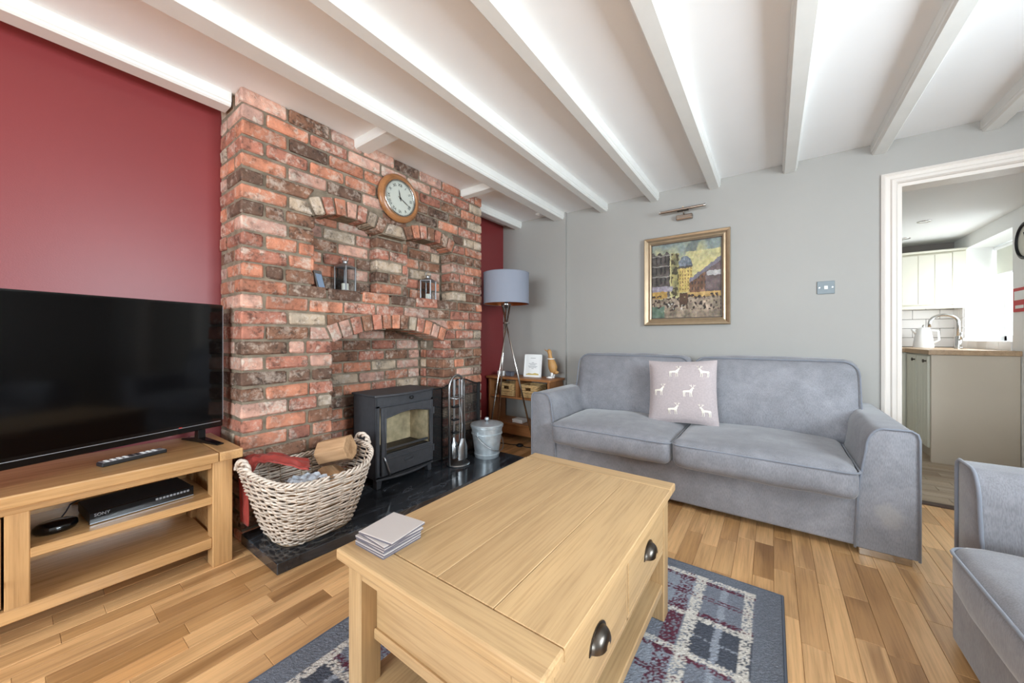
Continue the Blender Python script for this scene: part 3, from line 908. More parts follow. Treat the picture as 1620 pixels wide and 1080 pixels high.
# ------------------------------------------------------------------ rug
RX = (-1.28, .033); RY = (-.06, 1.82)
DK, MD, LT, WH, BU, BO = (82, 86, 96), (124, 129, 140), (148, 154, 165), (208, 203, 196), (98, 56, 70), (116, 121, 131)
def rugcol(x, y):
    r = RND.random
    if x < RX[0] + .09 or x > RX[1] - .085 or y > RY[1] - .06 or y < RY[0] + .06: return BO
    px = min(abs(x + .075 + jit(.002)), abs(x + 1.172 + jit(.002)))       # from the nearest long edge
    q = (1.758 - y + jit(.002)) % .445
    light = q < .25
    c = MD if light else DK
    xd = px % .46
    if .17 < xd < .32: c = LT if light else MD
    wy = xd < .016 or abs(xd - .17) < .019
    by = abs(xd - .222) < .026
    ly_ = abs(xd - .082) < .011
    wx = q < .026 or .255 < q < .281
    bx_ = .026 <= q < .046 or .232 < q <= .255
    thinb = abs(q - .128) < .004 or abs(q - .144) < .004
    thinw = abs(q - .362) < .006
    if ly_: c = LT
    if thinb and r() < .8: c = BU
    if thinw and r() < .75: c = LT
    if by and r() < (.75 if not light else .45): c = BU
    if bx_ and r() < .7: c = BU
    if wy and wx: return WH
    if wy: c = WH if r() < .74 else c
    elif wx: c = WH if r() < .72 else c
    return c
nx, ny = 250, 358
rv = []; cols = []
for j in range(ny):
    for i in range(nx):
        x = RX[0] + (RX[1] - RX[0]) * i / (nx - 1); y = RY[0] + (RY[1] - RY[0]) * j / (ny - 1)
        ed = i in (0, nx - 1) or j in (0, ny - 1)
        rv.append((x, y, .002 if ed else .0115 + jit(.0012)))
        c = rugcol(x, y); v_ = 1 + jit(.12)
        l_ = lin(c); cols += [l_[0] * v_, l_[1] * v_, l_[2] * v_, 1.0]
rf = [(j * nx + i, j * nx + i + 1, (j + 1) * nx + i + 1, (j + 1) * nx + i) for j in range(ny - 1) for i in range(nx - 1)]
rm = bpy.data.meshes.new('rug'); rm.from_pydata(rv, [], rf); rm.update()
ca = rm.color_attributes.new('Col', 'FLOAT_COLOR', 'POINT'); ca.data.foreach_set('color', cols)
rm.materials.append(M['rug'])
rug = props(link('rug', rm), 'grey tartan wool rug with cream and burgundy checks under the coffee table', 'rug')
bd = MB(); bd.tube([(RX[0], RY[0], .006), (RX[1], RY[0], .006), (RX[1], RY[1], .006), (RX[0], RY[1], .006)], .006, 6, closed=True)
bd.build('binding', plain('rug_binding', (92, 98, 110), .95), rug)

# ------------------------------------------------------------------ television stand
SX0, SX1, SY0, SY1 = -2.5, -2.03, -.70, .645
t = thing('tv_stand', 'golden oak television stand with open shelves and a door', 'tv stand', (-2.27, 0, 0))
B('top', M['toaky'], t, SX0, SX1, SY0 + .092, SY1 - .092, .487, .53, bevel=.005, seg=2)
for a_, b_ in ((SY0, SY0 + .0905), (SY1 - .0905, SY1)):
    B('top_end', M['toakx'], t, SX0, SX1, a_, b_, .487, .53, bevel=.005, seg=2)
for a_, b_ in ((SY0 + .03, SY0 + .105), (SY1 - .105, SY1 - .03)):
    for x0, x1 in ((SX0 + .02, SX0 + .09), (SX1 - .113, SX1 - .04)):
        B('leg', M['toakz'], t, x0, x1, a_, b_, 0, .488, bevel=.003)
yl, yr_ = SY0 + .105, SY1 - .105
B('apron', M['toaky'], t, SX1 - .065, SX1 - .048, yl, yr_, .452, .488)
B('bottom_rail', M['toaky'], t, SX1 - .07, SX1 - .045, yl, yr_, .09, .135)
B('bottom_shelf', M['toaky'], t, SX0 + .02, SX1 - .068, yl - .01, yr_ + .01, .11, .13)
B('middle_shelf', M['toaky'], t, SX0 + .02, SX1 - .05, .04, yr_ + .01, .288, .322)
B('divider', M['toakz'], t, SX0 + .02, SX1 - .05, -.012, .041, .13, .488)
B('divider', M['toakz'], t, SX0 + .02, SX1 - .05, -.52, -.47, .13, .488)
B('end_panel', M['toaky'], t, SX0 + .09, SX1 - .11, SY1 - .085, SY1 - .07, .1, .488)
B('end_panel', M['toaky'], t, SX0 + .09, SX1 - .11, SY0 + .07, SY0 + .085, .1, .488)
B('back_panel', M['toaky'], t, SX0 + .012, SX0 + .022, yl, yr_, .1, .488)
dr = MB(); dr.box(SX1 - .075, SX1 - .055, -.464, -.018, .142, .446)
d = dr.build('door', M['toakz'], t, .003)
MB().lathe([(.004, 0), (.006, .004), (.005, .012), (.012, .018), (.013, .024), (.006, .029)], (SX1 - .055, -.045, .235), 16, 'X').build('knob', M['pewter'], d, smooth=True)

# television, turned a little towards the sofa
tv = thing('television', 'flat black television on the oak stand in front of the red wall', 'television', (-2.205, .175, .53), math.radians(15.2))
B('back_shell', M['blackmatt'], tv, -.05, -.012, -.485, .485, .07, .685, bevel=.006, world=False)
B('bezel', M['blackgloss'], tv, -.014, .006, -.49, .49, .062, .69, bevel=.003, world=False)
B('screen', M['screen'], tv, .004, .0072, -.48, .48, .104, .682, bevel=0, world=False)
B('lower_trim', M['silverp'], tv, .0055, .008, -.478, .478, .088, .0905, bevel=0, world=False)
B('side_trim', M['silverp'], tv, -.006, .0066, .4885, .4915, .095, .683, bevel=0, world=False)
for s in (-1, 1):
    m = MB(); m.prism([(-.14, 0), (.14, 0), (.14, .006), (.0, .022), (-.004, .1), (-.03, .1), (-.034, .022), (-.14, .008)], fXZ, s * .40 - .016, s * .40 + .016)
    m.build('foot', M['blackgloss'], tv, .002, world=False)
B('standby_light', plain('red_led', (200, 40, 30), .3), tv, .0068, .0082, .30, .312, .090, .094, bevel=0, world=False)

rm_ = thing('remote_control', 'silver and black remote control on the oak television stand', 'remote control', (-2.225, .31, .53), math.radians(15))
B('body', M['blackmatt'], rm_, -.024, .024, -.105, .105, 0, .016, bevel=.004, seg=2, world=False)
B('face', M['silverp'], rm_, -.021, .021, -.1, .1, .0155, .0172, bevel=.0005, world=False)
for i in range(9):
    for j in range(3):
        B('button', M['blackmatt'] if i in (4, 5) else M['whitep'], rm_, -.016 + j * .0115, -.008 + j * .0115, -.088 + i * .019, -.078 + i * .019, .017, .0188, bevel=.0005, world=False)
dv = thing('dvd_player', 'slim black DVD player on the upper shelf of the television stand', 'dvd player', (-2.26, .33, .3225), math.radians(4))
B('case', M['blackmatt'], dv, -.10, .098, -.158, .158, .003, .045, bevel=.003, world=False)
B('front_panel', M['blackgloss'], dv, .096, .104, -.159, .159, .002, .046, bevel=.002, world=False)
B('silver_edge', M['silverp'], dv, .1035, .1055, -.157, .157, .003, .006, bevel=0, world=False)
for i in range(10): B('button', M['silverp'], dv, .1035, .106, .03 + i * .0115, .038 + i * .0115, .026, .034, bevel=0, world=False)
text('maker_name', 'SONY', .016, M['silverp'], dv, (.1045, -.125, .034), (PI / 2, 0, PI / 2), world=False)
for s in (-.12, .12): B('foot', M['blackmatt'], dv, -.08, .08, s - .01, s + .01, -.0, .004, bevel=0, world=False)
ro = thing('set_top_puck', 'small rounded black streaming box beside the DVD player', 'streaming box', (-2.2, .101, .3225))
m = MB(); m.lathe([(.03, 0), (.05, .002), (.056, .012), (.054, .026), (.045, .032), (.01, .033)], (0, 0, 0), 28)
m.v = [(a * .9, b * 1.0, c) for a, b, c in m.v]; m.build('case', M['blackgloss'], ro, smooth=True, world=False)
m = MB(); m.tube([(-.045, .01, .02), (-.1, .03, .03), (-.17, .045, .035), (-.2, .1, .05), (-.21, .18, .07)], .0025, 6); m.build('cable', M['blackmatt'], ro, smooth=True, world=False)
m = MB(); m.tube([(-2.37, .30, .35), (-2.41, .33, .40), (-2.36, .38, .405), (-2.30, .40, .39), (-2.35, .44, .385), (-2.40, .47, .35)], .003, 6)
m.build('cable', M['blackmatt'], dv, smooth=True)

# ------------------------------------------------------------------ wood stove
t = thing('wood_stove', 'black cast iron wood burning stove with glass door on the slate hearth', 'stove', (-2.2, 1.636, .052))
fx, bxk, y0, y1 = -2.095, -2.36, 1.392, 1.880
B('body', M['iron'], t, bxk, bxk + .012, y0, y1, .12, .655)
B('side_plate', M['iron'], t, bxk, fx, y0, y0 + .012, .12, .658, bevel=.004)
B('side_plate', M['iron'], t, bxk, fx, y1 - .012, y1, .12, .658, bevel=.004)
B('bottom_plate', M['iron'], t, bxk, fx, y0, y1, .115, .13, bevel=.003)
tp = [(bxk - .012, y0 - .008), (bxk - .012, y1 + .008)] + [(fx + .004 + .04 * math.sin(PI * i / 14), y1 + .008 - (y1 - y0 + .016) * i / 14) for i in range(15)]
MB().prism(tp, fXY, .657, .672).build('top_plate', M['iron'], t, .004)
# front frame with door opening, bowed lower lip
fr = MB(); fr.box(fx - .01, fx, y0, y1, .585, .657); fr.box(fx - .01, fx, y0, y0 + .03, .12, .6); fr.box(fx - .01, fx, y1 - .022, y1, .12, .6); fr.box(fx - .01, fx, y0, y1, .11, .135)
fr.build('front_plate', M['iron'], t, .002)
dy0, dy1, dz0, dz1 = 1.424, 1.862, .135, .588
gz0, gz1, gy0, gy1 = .272, .545, 1.452, 1.838
dm = MB()
dm.box(fx, fx + .022, dy0, gy0, dz0, dz1); dm.box(fx, fx + .022, gy1, dy1, dz0, dz1); dm.box(fx, fx + .022, gy0, gy1, dz0, gz0)
arc = [(gy0 + (gy1 - gy0) * i / 12, gz1 - .03 + .03 * math.sin(PI * i / 12)) for i in range(13)]
dm.prism(arc + [(gy1, dz1), (gy0, dz1)], fYZ, fx, fx + .022)
door = dm.build('door', M['iron'], t, .003)
MB().box(fx + .006, fx + .010, gy0 - .002, gy1 + .002, gz0 - .002, gz1 + .004).build('door_glass', M['glass'], door)
rim = MB(); rim.tube([(fx + .022, a, b) for a, b in arc] + [(fx + .022, gy1, gz0), (fx + .022, gy0, gz0)], .006, 6, closed=True); rim.build('door_rim', M['iron'], door, smooth=True)
B('door_ledge', M['iron'], door, fx + .02, fx + .032, dy0 + .006, dy1 - .006, gz0 - .032, gz0 - .02)
ov = MB(); ov.tube([(fx + .0225, 1.643 + .043 * math.cos(2 * PI * i / 28), .205 + .022 * math.sin(2 * PI * i / 28)) for i in range(28)], .0022, 5, closed=True)
ov.box(fx + .021, fx + .0245, 1.615, 1.671, .200, .210); ov.build('maker_badge', M['iron'], door, smooth=True)
hd = MB(); hd.tube([(fx + .015, 1.432, .262), (fx + .032, 1.436, .26), (fx + .036, 1.445, .23), (fx + .039, 1.466, .165), (fx + .04, 1.474, .142)], [.007, .006, .006, .0075, .006], 8)
hd.build('handle', M['steel'], door, smooth=True)
for zz in (.2, .48):
    MB().cyl((fx + .012, y1 - .008, zz), (fx + .012, y1 - .008, zz + .05), .009, n=10).build('hinge', M['iron'], door)
lip = MB(); lp = [(fx - .01, y0), (fx - .01, y1)] + [(fx + .005 + .045 * math.sin(PI * i / 14), y1 - (y1 - y0) * i / 14) for i in range(15)]
lip.prism(lp, fXY, .108, .122); lip.build('front_lip', M['iron'], t, .003)
MB().lathe([(.004, 0), (.004, .012), (.012, .014), (.013, .022), (.006, .026)], (fx, 1.668, .628), 16, 'X').build('air_knob', M['irondark'], t, smooth=True)
for yy in (y0 + .01, y1 - .055):
    for xx in (bxk + .01, fx - .05):
        m = MB(); m.prism([(yy, .052), (yy + .03, .052), (yy + .045, .118), (yy, .118)] if yy < 1.6 else [(yy + .015, .052), (yy + .045, .052), (yy + .045, .118), (yy, .118)], fYZ, xx, xx + .045)
        m.build('foot', M['iron'], t, .003)
B('firebrick', M['firebrick'], t, bxk + .014, bxk + .04, y0 + .014, y1 - .014, .14, .56)
B('firebrick', M['firebrick'], t, bxk + .04, fx - .02, y1 - .036, y1 - .014, .14, .56)
B('firebrick', M['firebrick'], t, bxk + .04, fx - .02, y0 + .014, y0 + .036, .14, .56)
B('grate', M['irondark'], t, bxk + .04, fx - .015, y0 + .036, y1 - .036, .132, .27)
B('log_guard', M['iron'], t, fx - .03, fx - .018, y0 + .03, y1 - .03, .285, .30)
MB().cyl((-2.355, 1.636, .56), (-2.49, 1.636, .56), .06, n=24).build('flue_collar', M['iron'], t, smooth=True)

# ------------------------------------------------------------------ fire screen, companion set, bucket
t = thing('fire_screen', 'black mesh fire screen standing between the stove and the bucket', 'fire screen', (-2.14, 2.22, .052))
def screen_panel(p0, p1, arch, nm='panel'):
    p0, p1 = Vector(p0), Vector(p1); L = (p1 - p0)
    top = lambda s: arch(s)
    n = 16
    edge = [p0 + L * (i / n) + Vector((0, 0, top(i / n))) for i in range(n + 1)]
    m = MB(); m.tube([p0] + edge + [p1], .006, 6); m.tube([p0 + Vector((0, 0, .02)), p1 + Vector((0, 0, .02))], .005, 6)
    fo = m.build('panel_frame', M['irondark'], t, smooth=True)
    w = MB()
    for i in range(1, 40):
        s_ = i / 40; b_ = p0 + L * s_; w.tube([b_ + Vector((0, 0, .02)), b_ + Vector((0, 0, top(s_)))], .0015, 4)
    zt = .03
    while zt < .70:
        ss = [i / 40 for i in range(41) if top(i / 40) >= zt]
        if ss: w.tube([p0 + L * ss[0] + Vector((0, 0, zt)), p0 + L * ss[-1] + Vector((0, 0, zt))], .0015, 4)
        zt += .0135
    props(w.build('mesh_wire', M['irondark'], fo), kind='stuff')
screen_panel((-2.15, 2.02, .056), (-2.14, 2.44, .056), lambda s: .59 + .055 * math.sin(PI * s) ** 1.5)
screen_panel((-2.15, 2.02, .056), (-2.175, 1.90, .056), lambda s: .59)
screen_panel((-2.14, 2.44, .056), (-2.165, 2.50, .056), lambda s: .59)

t = thing('companion_set', 'steel fireside companion set with brush and shovel on the hearth', 'fireside set', (-2.02, 2.075, .052))
m = MB(); m.lathe([(.02, 0), (.085, 0), (.09, .006), (.085, .012), (.03, .02), (.0, .022)], (-2.02, 2.075, .052), 32); m.v = [(a, 2.075 + (b - 2.075) * 1.05, c) for a, b, c in m.v]; m.build('base', M['steel'], t, autos=40)
hoop = []
for i in range(25):
    a = PI * i / 24; hoop.append((-2.02, 2.06 - .082 * math.cos(a), .655 + .10 * math.sin(a)))
m = MB(); m.tube([(-2.02, 1.978, .058)] + hoop + [(-2.02, 2.142, .058)], .0095, 10); m.build('hoop', M['steel'], t, smooth=True)
m = MB(); m.tube([(-2.02, 1.985, .585), (-1.985, 2.02, .575), (-1.98, 2.06, .58), (-1.985, 2.10, .575), (-2.02, 2.135, .585)], .006, 8); m.tube([(-2.02, 1.985, .585), (-2.055, 2.02, .575), (-2.06, 2.06, .58), (-2.055, 2.10, .575), (-2.02, 2.135, .585)], .006, 8); m.build('hook_ring', M['steel'], t, smooth=True)
tools = [('shovel', -1.99, 2.085), ('brush', -2.03, 2.035), ('poker', -2.045, 2.06), ('tongs', -2.03, 2.1)]
for nm, xx, yy in tools:
    m = MB(); m.tube([(xx, yy, .72), (xx, yy, .60)], [.0075, .009], 8)
    hz = {'shovel': .24, 'brush': .26, 'poker': .12, 'tongs': .14}[nm]
    m.tube([(xx, yy, .60), (xx, yy, hz)], .0045, 8)
    if nm == 'shovel':
        m.grid(9, 9, lambda a, b: (xx + .012 + .016 * (1 - (2 * a - 1) ** 2) , yy + (2 * a - 1) * (.022 + .028 * min(1, b * 2.2)), .26 - .165 * b))
    if nm == 'brush':
        m.lathe([(.012, .0), (.016, -.03), (.03, -.05), (.034, -.14), (.02, -.165)], (xx, yy, .27), 14)
    if nm == 'tongs':
        m.tube([(xx, yy, .55), (xx + .015, yy + .02, .35), (xx + .004, yy + .006, .13)], .004, 6)
    m.build(nm, M['steel'], t, smooth=False, autos=40)
for zz in (.20, .30, .40, .50): B('spacer', M['irondark'], t, -2.045, -2.0, 2.02, 2.07, zz, zz + .012)

t = thing('ash_bucket', 'galvanised steel ash bucket with lid on the hearth by the bookcase', 'bucket', (-1.962, 2.36, .052))
cb = (-1.962, 2.36, .052)
MB().lathe([(.0, .004), (.098, .004), (.1, 0), (.108, .026), (.109, .032), (.103, .036), (.124, .19), (.131, .194), (.131, .204), (.126, .208), (.131, .246), (.138, .25), (.138, .257), (.13, .258)], cb, 40).build('pail', M['galv'], t, autos=35)
lid = MB().lathe([(.136, .256), (.139, .258), (.14, .268), (.134, .275), (.07, .288), (.0, .290)], cb, 40).build('lid', M['galv'], t, autos=35)
MB().lathe([(.007, .286), (.007, .3), (.018, .304), (.02, .318), (.012, .326), (.0, .327)], cb, 16).build('lid_knob', M['galv'], lid, smooth=True)
m = MB(); m.tube([(cb[0] + .1 * math.sin(a) + .04 * math.sin(a), cb[1] + .138 * math.cos(a), .25 - .13 * math.sin(a)) for a in [PI * i / 20 for i in range(21)]], .0035, 6); m.build('bail_handle', M['steel'], t, smooth=True)
for s in (-1, 1): B('ear', M['galv'], t, cb[0] - .012, cb[0] + .012, cb[1] + s * .132 - .004, cb[1] + s * .132 + .008, .225, .275)

# ------------------------------------------------------------------ log basket
t = thing('log_basket', 'bleached willow log basket with end handles on the hearth', 'basket', (-2.0, .93, .052))
bc = (-2.0, .93)
def bpt(th, s, off=0.0):
    """superellipse basket wall, s 0 bottom..1 rim"""
    hx = .158 + .078 * s ** .85; hy = .172 + .118 * s ** .85
    c_, s_ = math.cos(th), math.sin(th); e = 2 / (3.8 - 1.1 * s)
    x = hx * math.copysign(abs(c_) ** e, c_); y = hy * math.copysign(abs(s_) ** e, s_)
    zt = .33 + .062 * abs(s_) ** 3
    n_ = Vector((c_, s_, 0)).normalized()
    return Vector((bc[0] + .055 * s + x, bc[1] - .02 * s + y, .056 + zt * s)) + n_ * off
NSK = 34
stk = MB()
for i in range(NSK):
    th = 2 * PI * (i + .5) / NSK; stk.tube([bpt(th, q / 8) for q in range(9)], 0.0036, 5)
props(stk.build('stake', M['wickerd'], t, smooth=True), kind='stuff')
wv = MB(); rows = 30
for r_ in range(rows):
    s_ = .03 + .93 * r_ / (rows - 1); pts = []; nn = NSK * 4; ph = jit(.4)
    for i in range(nn):
        th = 2 * PI * i / nn
        of = .0066 * math.cos(NSK * th / 2 + PI * r_)
        p = bpt(th, s_ + .006 * math.sin(3 * th + ph), of + .001)
        p.z += jit(.0012) + .003 * math.sin(5 * th + r_ * 1.3)
        pts.append(p)
    wv.tube(pts, [.0043 + .0014 * noise.noise(Vector((i * .35, r_ * 3.1, 0))) for i in range(nn)], 5, closed=True, flat=1.15)
props(wv.build('weave', M['wicker'], t, smooth=True), kind='stuff')
rb = MB()
for q in range(3):
    pts = []
    for i in range(160):
        th = 2 * PI * i / 160; a = 22 * th + q * 2 * PI / 3
        p = bpt(th, .985); p += Vector((math.cos(th), math.sin(th), 0)) * .009 * math.cos(a) + Vector((0, 0, .009 * math.sin(a))); pts.append(p)
    rb.tube(pts, .0055, 5, closed=True)
rb.build('braided_rim', M['wicker'], t, smooth=True)
for sg in (1, -1):
    hm = MB()
    for q in range(2):
        pts = []
        for i in range(41):
            u = i / 40; a = PI * u; base = bpt(sg * PI / 2, 1.0)
            p = Vector((base.x + .062 * math.cos(a), base.y + sg * .004, base.z - .005 + .042 * math.sin(a)))
            p += Vector((0, .009 * math.cos(16 * u + q * PI), .009 * math.sin(16 * u + q * PI))); pts.append(p)
        hm.tube(pts, .0075, 6)
    hm.build('handle', M['wicker'], t, smooth=True)
bb = MB(); bb.prism([(bpt(2 * PI * i / 40, .02).x, bpt(2 * PI * i / 40, .02).y) for i in range(40)], fXY, .054, .066); bb.build('base', M['wickerd'], t)

def log(loc, rot, L, prof, label):
    o = thing('firewood_log', label, 'log', loc, 0, 'firewood in the basket'); o.rotation_euler = rot
    n = len(prof); m = MB()
    rings = [[(a * (1 + jit(.03)), -L / 2 + L * j / 4, b * (1 + jit(.03))) for a, b in prof] for j in range(5)]
    m.ring(rings); m.build('split_wood', M['logwood'], o, .003, world=False)
    k_ = [p for p in prof if p[1] < -.01]
    if len(k_) >= 3:
        mm = MB(); mm.grid(len(k_), 5, lambda a, b: (k_[round(a * (len(k_) - 1))][0] * 1.05, -L / 2 + L * b, k_[round(a * (len(k_) - 1))][1] * 1.06)); mm.build('bark', M['bark'], o, world=False)
    return o
log((-1.97, 1.06, .425), (math.radians(14), math.radians(25), math.radians(-52)), .17, [(-.06, -.04), (-.02, -.066), (.035, -.06), (.066, -.02), (.058, .045), (-.01, .066), (-.06, .04)], 'pale split log resting on top in the willow basket')
log((-1.965, 1.05, .272), (math.radians(4), 0, math.radians(80)), .2, [(-.06, -.04), (0, -.07), (.06, -.04), (.065, .02), (0, .06), (-.06, .03)], 'split log lying deep inside the willow basket')
log((-1.98, .93, .145), (0, 0, math.radians(10)), .24, [(-.06, -.04), (0, -.07), (.06, -.04), (.065, .02), (0, .06), (-.06, .03)], 'split log at the bottom of the willow basket')
pp = MB(); pp.grid(12, 12, lambda a, b: (-1.92 + (a - .5) * .13, .88 + (b - .5) * .15, .335 + .03 * noise.noise(Vector((a * 5, b * 5, 2))) + .02 * noise.noise(Vector((a * 11, b * 11, 5)))))
props(pp.build('newspaper_sheet', M['paper'], None), 'crumpled sheet of newspaper inside the willow basket', 'newspaper')
# support under the paper: kindling log
log((-1.96, .87, .262), (0, math.radians(6), math.radians(85)), .19, [(-.045, -.03), (0, -.05), (.045, -.03), (.05, .02), (0, .045), (-.045, .02)], 'split log under the newspaper in the willow basket')

# red leather cloth draped over the basket rim
def cloth(a, b):
    # a along the drape (inside the basket -> outside and down), b across
    path = [(-1.93, .90, .405), (-1.97, .835, .43), (-2.01, .775, .452), (-2.045, .725, .462), (-2.07, .69, .452), (-2.085, .672, .40), (-2.09, .668, .32), (-2.09, .668, .22), (-2.09, .67, .14)]
    s = a * (len(path) - 1); i = min(int(s), len(path) - 2); f_ = s - i
    p = Vector(path[i]).lerp(Vector(path[i + 1]), f_)
    wd_ = .1 + .02 * math.sin(PI * min(1, a * 1.2)) - .055 * a
    fold = .008 * math.sin(b * 19 + a * 5) * (1.1 - .9 * a) + .03 * noise.noise(Vector((a * 7, b * 4, 1))) * (1 - .6 * a) + .012 * noise.noise(Vector((a * 16, b * 9, 3)))
    ac = Vector((-.9, .42 * max(0, 1 - a * 1.7) , -.04)).normalized()
    return p + ac * (b - .5) * 2 * wd_ + Vector((0, -.35, .8)) * (fold + .004) + Vector((0, 0, -.012 * abs(b - .5) ** 2 * 4 * (1 - a)))
cm = MB(); cm.grid(34, 40, lambda u, v: cloth(v, u))
me = cm.mesh('red_cloth', smooth=True); me.materials.append(M['redleather'])
co_ = link('leather_cloth', me); md = co_.modifiers.new('thick', 'SOLIDIFY'); md.thickness = .005; md.offset = 0
props(co_, 'red leather fire glove draped over the rim of the willow basket', 'fire glove')

# ------------------------------------------------------------------ niche: clock, lanterns, small frame
t = thing('wall_clock', 'round wooden wall clock with roman numerals on the brickwork', 'clock', (CHX + .006, 1.638, 2.05))
cx_, cy_, cz_ = CHX + .006, 1.638, 2.05
MB().lathe([(.0, 0), (.166, 0), (.17, .006), (.17, .018), (.16, .03), (.145, .036), (.13, .03), (.126, .022), (.0, .02)], (cx_, cy_, cz_), 56, 'X').build('case', M['clockwood'], t, autos=40)
MB().lathe([(.131, .026), (.128, .034), (.121, .034), (.119, .026)], (cx_, cy_, cz_), 56, 'X', False).build('bezel', M['chrome'], t, smooth=True)
dial = MB().lathe([(.0, .021), (.121, .021), (.121, .0225), (.0, .0225)], (cx_, cy_, cz_), 56, 'X').build('dial', M['dial'], t)
ix = cx_ + .0235
for i, rn in enumerate(('XII', 'I', 'II', 'III', 'IIII', 'V', 'VI', 'VII', 'VIII', 'IX', 'X', 'XI')):
    a = 2 * PI * i / 12
    text('numeral', rn, .03, M['ink'], dial, (ix, cy_ + .093 * math.sin(a), cz_ + .093 * math.cos(a)), (PI / 2, -a if False else 0, PI / 2), .0004).rotation_euler = (Matrix.Rotation(-a, 3, 'X') @ Matrix.Rotation(PI / 2, 3, 'Z') @ Matrix.Rotation(PI / 2, 3, 'X')).to_euler()
m = MB()
for i in range(60):
    a = 2 * PI * i / 60; r0_, r1_ = (.112, .117)
    m.tube([(ix, cy_ + r0_ * math.sin(a), cz_ + r0_ * math.cos(a)), (ix, cy_ + r1_ * math.sin(a), cz_ + r1_ * math.cos(a))], .0008, 4)
m.build('minute_track', M['ink'], dial)
def hand(nm, ang, L, w, zx):
    m = MB(); a = math.radians(ang); d = Vector((0, math.sin(a), math.cos(a))); n_ = Vector((0, math.cos(a), -math.sin(a)))
    c_ = Vector((ix + zx, cy_, cz_)); pts = [c_ - d * .02 - n_ * w, c_ - d * .02 + n_ * w, c_ + d * L * .6 + n_ * w * 1.5, c_ + d * L, c_ + d * L * .6 - n_ * w * 1.5]
    m.add([tuple(p) for p in pts] + [tuple(p + Vector((.001, 0, 0))) for p in pts], [(4, 3, 2, 1, 0), (5, 6, 7, 8, 9)] + [(i, (i + 1) % 5, 5 + (i + 1) % 5, 5 + i) for i in range(5)])
    m.build(nm, M['ink'], t)
hand('hour_hand', -12, .062, .0022, .003); hand('minute_hand', 118, .095, .0016, .005)
MB().lathe([(0, 0), (.006, 0), (.006, .008), (0, .009)], (ix, cy_, cz_), 14, 'X').build('hand_hub', M['ink'], t)
MB().lathe([(0, .034), (.126, .034), (.126, .0352), (0, .0352)], (cx_, cy_, cz_), 48, 'X').build('clock_glass', M['glass'], t)

def lantern(x, y, z, rot, w, h, label):
    t = thing('lantern', label, 'lantern', (x, y, z), rot, None)
    B('base', M['steel'], t, -w / 2 - .006, w / 2 + .006, -w / 2 - .006, w / 2 + .006, 0, .008, bevel=.002, world=False)
    for sx in (-1, 1):
        for sy in (-1, 1):
            B('post', M['steel'], t, sx * w / 2 - .0045, sx * w / 2 + .0045, sy * w / 2 - .0045, sy * w / 2 + .0045, .006, h, bevel=.001, world=False)
    m = MB()
    for s in (-1, 1):
        m.box(-w / 2, w / 2, s * w / 2 - .004, s * w / 2 + .004, h - .008, h); m.box(s * w / 2 - .004, s * w / 2 + .004, -w / 2, w / 2, h - .008, h)
    m.build('top_rail', M['steel'], t, world=False)
    for s in (-1, 1):
        B('pane', M['glass'], t, -w / 2 + .004, w / 2 - .004, s * w / 2 - .001, s * w / 2 + .001, .008, h - .008, bevel=0, world=False)
        B('pane', M['glass'], t, s * w / 2 - .001, s * w / 2 + .001, -w / 2 + .004, w / 2 - .004, .008, h - .008, bevel=0, world=False)
    rf_ = MB(); q = w / 2 + .006
    rf_.add([(-q, -q, h), (q, -q, h), (q, q, h), (-q, q, h), (-.016, -.016, h + .022), (.016, -.016, h + .022), (.016, .016, h + .022), (-.016, .016, h + .022)], [(0, 3, 2, 1), (4, 5, 6, 7), (0, 1, 5, 4), (1, 2, 6, 5), (2, 3, 7, 6), (3, 0, 4, 7)])
    r_ = rf_.build('roof', M['steel'], t, .001, world=False)
    MB().lathe([(.016, .02), (.016, .034), (.02, .036), (.006, .044), (0, .045)], (0, 0, h), 16).build('vent_cap', M['steel'], r_, smooth=False, world=False)
    m = MB(); m.tube([(.022 * math.cos(2 * PI * i / 20), 0, h + .052 + .022 * math.sin(2 * PI * i / 20)) for i in range(20)], .002, 5, closed=True); m.build('ring_handle', M['steel'], t, smooth=True, world=False)
    c_ = MB(); c_.lathe([(0, .008), (.022, .008), (.022, .055), (.018, .057), (.003, .055), (0, .055)], (0, 0, 0), 20); c_.build('candle', plain('ivory_wax', (230, 224, 208), .6), t, autos=40, world=False)
lantern(-2.275, 1.285, NS - .003, .35, .088, .165, 'steel and glass lantern in the brick niche nearer the television')
lantern(-2.275, 1.99, NS - .003, .35, .088, .165, 'steel and glass lantern in the brick niche nearer the floor lamp')
ph = thing('small_photo_stand', 'small tilted blue and silver frame in the niche beside a lantern', 'photo frame', (-2.255, 1.115, NS - .004))
ph.rotation_euler = (0, 0, .3)
m = MB(); m.add([(.0, -.03, .0), (.03, -.03, 0), (.03, .03, 0), (0, .03, 0), (-.038, -.03, .115), (-.026, -.03, .118), (-.026, .03, .118), (-.038, .03, .115)], [(0, 3, 2, 1), (4, 5, 6, 7), (0, 1, 5, 4), (1, 2, 6, 5), (2, 3, 7, 6), (3, 0, 4, 7)])
m.v = [(a * .9 if c > .1 else a * .42, b, c) for a, b, c in m.v]
m.build('frame', M['steel'], ph, .002, world=False)
m = MB(); m.add([(.0135, -.023, .008), (.0135, .023, .008), (-.0215, .023, .11), (-.0215, -.023, .11)], [(0, 1, 2, 3)]); m.build('photo', M['bluemetal'], ph, world=False)

